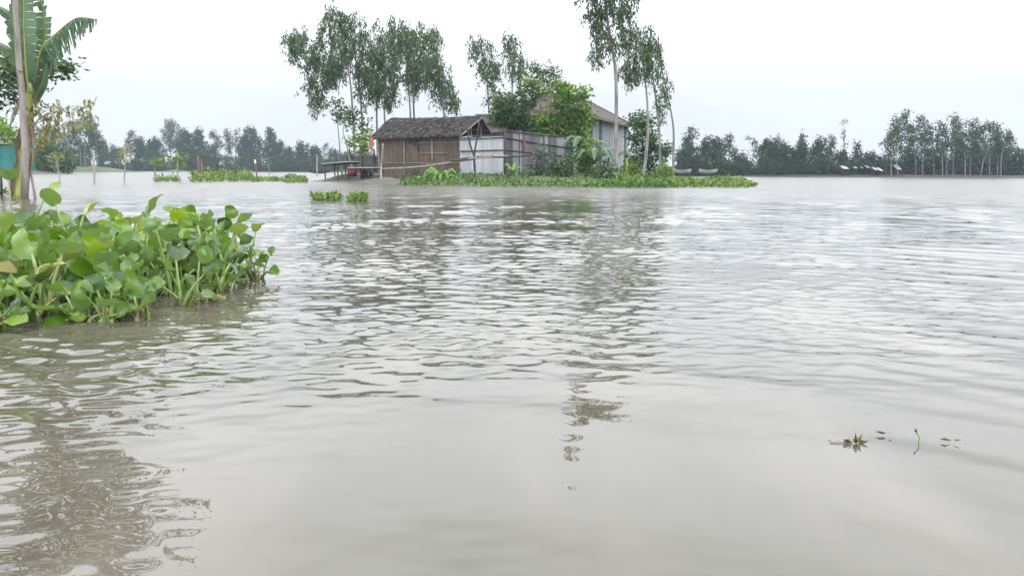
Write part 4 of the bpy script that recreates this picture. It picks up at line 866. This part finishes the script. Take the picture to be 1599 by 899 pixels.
stake("wooden_stake", "short stub stake at the right end of the floating patch", [(431.5, 283), (431.5, 276)], .04, 'darkwood')
stake("wooden_stake", "tall grey stake with a bent tip left of the jetty table", [(495, 275), (495, 258), (495, 241)], .06, 'greybark')
stake("wooden_stake", "dark thin stake at the picture's left edge with leaves at its foot", [(3, 309), (2, 290), (1, 262)], .03, 'darkwood', [(5, 300, 5, 6, 6)], 'mango', ls=.15)

# ------------------------------------------------------------------ floating hyacinth patches and fringes
def patch(name, label, outline, n, h, seed, cat='floating plants', kind=None, group=None, leaf='hyafar', ls=.16, wd=.12, tall=(), ht=None):
    rng = np.random.default_rng(seed); P = np.array([(q.x, q.y) for q in (on_water(*o) for o in outline)])
    lo, hi = P.min(0), P.max(0); pts = []
    while len(pts) < n:
        q = rng.uniform(lo, hi, (n, 2)); ins = np.zeros(n, bool)
        for i in range(len(P)):
            a, b = P[i], P[(i+1) % len(P)]
            c = ((a[1] > q[:, 1]) != (b[1] > q[:, 1])); xi = a[0]+(q[:, 1]-a[1])/(b[1]-a[1]+1e-12)*(b[0]-a[0]); ins ^= c & (q[:, 0] < xi)
        pts += list(q[ins])
    pts = np.array(pts[:n]); env = np.clip(.6+.5*np.sin(pts[:, 0]*2.3+seed)*np.sin(pts[:, 0]*.7+pts[:, 1]*.5+seed*2)+.3*np.sin(pts[:, 0]*5.1+seed), .1, 1.3)
    z = rng.uniform(0, 1, n)**1.3*h*env+.02
    C = np.stack([pts[:, 0], pts[:, 1], z], 1); Dn = rng.normal(size=(n, 3))*[1, 1, .5]+[0, 0, .55]
    V = leaves_at(rng, C, Dn, ls, wd)
    St = np.concatenate([C, ]); St[:, 2] = 0
    V2 = leaves_at(rng, St[::2]-[0, 0, .03], np.array([0, 0, 1.])+rng.normal(size=(len(St[::2]), 3))*.2, h*.7, .035)
    V = np.concatenate([V, V2])
    o = build_np(name, V, quads(V), M[leaf], None, origin=(pts[:, 0].mean(), pts[:, 1].mean(), 0))
    return tag(o, label, None if kind else cat, group, kind)
GP = "floating hyacinth patches beyond the foreground"
patch("hyacinth_patch", "sparse low floating strip at the left, between two saplings", [(240, 284.5), (240, 280.5), (280, 280.5), (282, 284)], 260, .3, 1, group=GP)
patch("hyacinth_patch", "tallest leafy floating patch behind the red post, left of the jetty", [(297, 285.5), (300, 281), (320, 276.5), (390, 276.5), (397, 283.5)], 1300, .62, 2, group=GP, ls=.26, wd=.14)
patch("hyacinth_patch", "thin floating strip joining the tall patch to the right one", [(393, 284.5), (393, 279.5), (450, 279.5), (450, 284.5)], 420, .2, 3, group=GP)
patch("hyacinth_patch", "low rounded floating patch at the right end of the strip", [(447, 286.5), (447, 280), (478, 280), (483, 286)], 420, .3, 4, group=GP)
patch("hyacinth_patch", "small floating clump nearest the viewer, in front of the jetty", [(487, 314), (487, 309), (528, 308), (531, 314)], 200, .15, 5, group=GP, ls=.13, wd=.09)
patch("hyacinth_patch", "small bright floating clump right of the one before the jetty", [(545, 315), (545, 310), (572, 310), (573, 315)], 200, .13, 6, group=GP, ls=.13, wd=.09)
patch("hyacinth_patch", "tiny dark floating clump near the dark green boat", [(449, 276), (449, 273.5), (461, 273.5), (461, 276)], 90, .25, 7, group=GP)
patch("hyacinth_patch", "long bright green floating mat trailing right from the island", [(1040, 293), (1040, 283), (1100, 283), (1150, 284.5), (1182, 291), (1165, 293.5)], 2600, .3, 8, group=GP, ls=.2, wd=.15)
patch("hyacinth_fringe", "bright green floating fringe along the island's right waterline", [(925, 293.5), (930, 286), (1045, 284), (1045, 293.5)], 2300, .4, 9, kind='stuff', ls=.22, wd=.13, leaf='fringe')
patch("hyacinth_fringe", "green floating fringe along the island's front waterline below hut and fence", [(622, 290), (632, 284), (780, 284), (925, 286), (925, 293.5), (780, 292)], 2000, .24, 10, kind='stuff', ls=.2, wd=.12, leaf='fringe')
patch("bank_grass", "grass tufts on the island bank behind the fringe", [(640, 287), (650, 282), (780, 282), (800, 284), (1045, 281), (1045, 288), (800, 289)], 9000, .5, 11, kind='stuff', leaf='grass', ls=.4, wd=.05)

# ------------------------------------------------------------------ foreground water hyacinth
def hya_leaf(t, base, az, lean, plen, L, Wd, rd, idx):
    o = Vector((math.cos(az), math.sin(az), 0)); z = Vector((0, 0, 1))
    p1 = base + o*plen*math.sin(lean)*.35 + z*plen*math.cos(lean)*.45
    p2 = base + o*plen*math.sin(lean) + z*plen*math.cos(lean)
    P = spline([base - z*.02, p1, p2], 5)
    d = (P[-1]-P[-2]).normalized()
    ax = (d*rd.uniform(.25, 1.1) + o*rd.uniform(.1, .9) + Vector((rd.uniform(-.3, .3), rd.uniform(-.3, .3), rd.uniform(-.25, .2)))).normalized()
    s = ax.cross(z*rd.uniform(.3, 1) - o*rd.uniform(.0, .8) + Vector((rd.uniform(-.8, .8), rd.uniform(-.9, .5), 0)))
    s.normalize(); n = s.cross(ax)
    prof = ((0, .25), (.06, .68), (.2, .95), (.4, 1.06), (.62, .98), (.8, .72), (.92, .4), (1.0, .04))
    cup = rd.uniform(.15, .8); curl = rd.uniform(-.45, .2); V = []; F = []; wav = rd.uniform(0, 6)
    for u, w in prof:
        for v in (-1, -.5, 0, .5, 1):
            back = -.10*L*abs(v) if u < .1 else 0
            V.append(p2 + ax*(u*L+back) + s*(v*w*Wd/2) + n*(cup*v*v*w*Wd*.5 + curl*u*u*L*.6 + .012*math.sin(wav+u*7+v*2)*w))
    for i in range(len(prof)-1):
        for j in range(4): a = i*5+j; F.append((a, a+1, a+6, a+5))
    lf = MB().add(V, F).build("leaf", M['yellow' if rd.random() < .02 else 'hya'], t, smooth=True)
    b = rd.uniform(1.0, 1.9); r = .0045+.006*(L/.12-.4)
    MB().tube(P, [r*1.1, r*b*1.1, r*b, r*.95, r*.8, r*.65], 6).build("stalk", M['hyastalk'], lf, smooth=True)
GH = "water hyacinth plants packed in the foreground mat"
def hya(base, n, hgt, rd, label, group=GH, size=.12, lean=1.):
    t = thing("water_hyacinth", label, "water hyacinth", base, group)
    a0 = rd.uniform(0, 6.28)
    for i in range(n):
        inner = i/n
        hya_leaf(t, base+Vector((rd.uniform(-.04, .04), rd.uniform(-.04, .04), 0)), a0+i*2.4+rd.uniform(-.3, .3), lerp(R(10), R(64), inner)*rd.uniform(.8, 1.15)*lean, hgt*lerp(1.0, .45, inner)*rd.uniform(.8, 1.15), size*rd.uniform(.75, 1.2), size*rd.uniform(.75, 1.15), rd, i)
    rb = MB()
    for k in range(9):
        a = rd.uniform(0, 6.28); e = base+Vector((math.cos(a)*rd.uniform(.04, .12), math.sin(a)*rd.uniform(.04, .12), rd.uniform(-.01, .05)))
        rb.tube([base+Vector((0, 0, -.02)), base.lerp(e, .5)+Vector((0, 0, rd.uniform(.01, .05))), e], [.006, .005, .002], 4)
    rb.build("root_tangle", M['sheath'], t)
    return t
rd = random.Random(5)
spots = []
poly_px = [(-160, 522), (60, 514), (130, 508), (220, 500), (300, 492), (345, 478), (364, 458), (360, 434), (335, 405), (250, 386), (-160, 380)]
PW = [on_water(*p) for p in poly_px]
def inside(x, y, P=None):
    c = False; P = P or PW
    for i in range(len(P)):
        a, b = P[i], P[(i+1) % len(P)]
        if (a.y > y) != (b.y > y) and x < a.x+(y-a.y)/(b.y-a.y)*(b.x-a.x): c = not c
    return c
tries = 0
while len(spots) < 130 and tries < 40000:
    tries += 1
    x, y = rd.uniform(-3.6, -1.0), rd.uniform(3.4, 6.6)
    if inside(x, y) and all((x-a)**2+(y-b)**2 > .115**2 for a, b in spots): spots.append((x, y))
for x, y in spots:
    if x > -1.75 and rd.random() < .38: continue
    front = not (inside(x, y-.32) and inside(x+.12, y-.15))
    h = (.8 if x > -1.75 else 1.0)*rd.uniform(.12, .24) if front else rd.uniform(.2, .345)*(.82 if x > -1.75 else 1.0)
    lab = "short outward-leaning water hyacinth plant along the front edge of the foreground mat" if front else ("water hyacinth plant with tall glossy leaves at the back of the foreground mat" if y > 4.7 else "water hyacinth plant with glossy rounded green leaves in the middle of the foreground mat")
    hya(Vector((x, y, 0)), rd.randint(6, 8), h, rd, lab, size=rd.uniform(.07, .128), lean=1.25 if front else 1.0)
for px, py, h, lb, s in ((382, 430, .34, "outermost upright hyacinth plant at the mat's right tip", .1), (362, 438, .36, "hyacinth plant with tall stems second from the mat's right tip", .11), (340, 440, .4, "tall hyacinth plant with a round leaf raised high, right part of the mat", .11), (320, 446, .36, "hyacinth plant between the raised round leaf and the main mass", .11), (398, 436, .2, "smallest hyacinth plant touching open water at the right tip", .075), (352, 455, .24, "low hyacinth plant with yellowish leaves below the raised round leaf", .11),
                       (110, 440, .46, "tall hyacinth plant with a peaked leaf at the top of the main mass", .12), (215, 450, .42, "hyacinth plant with folded leaves rising at the mass's upper right", .12), (30, 420, .55, "hyacinth plant whose curved leaf rises before the banana stem", .13)):
    hya(on_water(px, py), 7, h, rd, lb, GH, size=s)
t = hya(on_water(218, 500), 3, .1, rd, "small hyacinth plant with a round leaf flat on the water at the mat's front edge", GH, size=.12)

# ------------------------------------------------------------------ floating bits at right foreground
rng = np.random.default_rng(9)
w0 = on_water(1333, 693)
t = thing("floating_weed", "small dark leafy weed floating alone in the right foreground", "weed", w0)
V = leaves_at(rng, np.array([w0+Vector((rng.uniform(-.012, .016), rng.uniform(-.012, .012), .003)) for _ in range(15)]), rng.normal(size=(15, 3))*[1, .7, .5]+[0, 0, .6], .024, .011)
build_np("foliage", V, quads(V), M['weed'], t)
MB().tube([w0+Vector((-.06, .004, .002)), w0+Vector((-.03, .003, .003)), w0], .0012, 5).build("stem", M['sheath'], t)
w0 = on_water(1433, 690)
t = thing("floating_sprig", "thin forked sprig poking out of the water right of the weed", "sprig", w0)
MB().tube([w0-Vector((0, 0, .02)), w0+Vector((.004, 0, .012)), w0+Vector((-.007, 0, .028))], .0016, 5).build("stem", M['hyastalk'], t)
V = leaves_at(rng, np.array([w0+Vector((-.004, 0, .022))]*3), np.array([[-.35, 0, 1], [-.2, .1, 1], [-.5, -.1, 1]]), .014, .005); build_np("foliage", V, quads(V), M['weed'], t)
for lb, px, py, s in (("curled dark leaf bit between the weed and the sprig", 1380, 676, .022), ("dark leaf bit right of the forked sprig", 1482, 687, .022), ("tiny dark leaf bit floating near the lower left", 308, 801, .012), ("tiny leaf bit left of the floating weed", 1299, 688, .012)):
    w0 = on_water(px, py, .004)
    V = leaves_at(rng, np.array([w0+Vector((i*.01-.01, 0, .001*i)) for i in range(3)]), np.array([[1, .2, .03], [-.7, .3, .05], [.6, -.4, .04]]), s*.8, s*.3)
    tag(build_np("floating_leaf", V, quads(V), M['weed'], None, origin=w0), lb, "leaf")
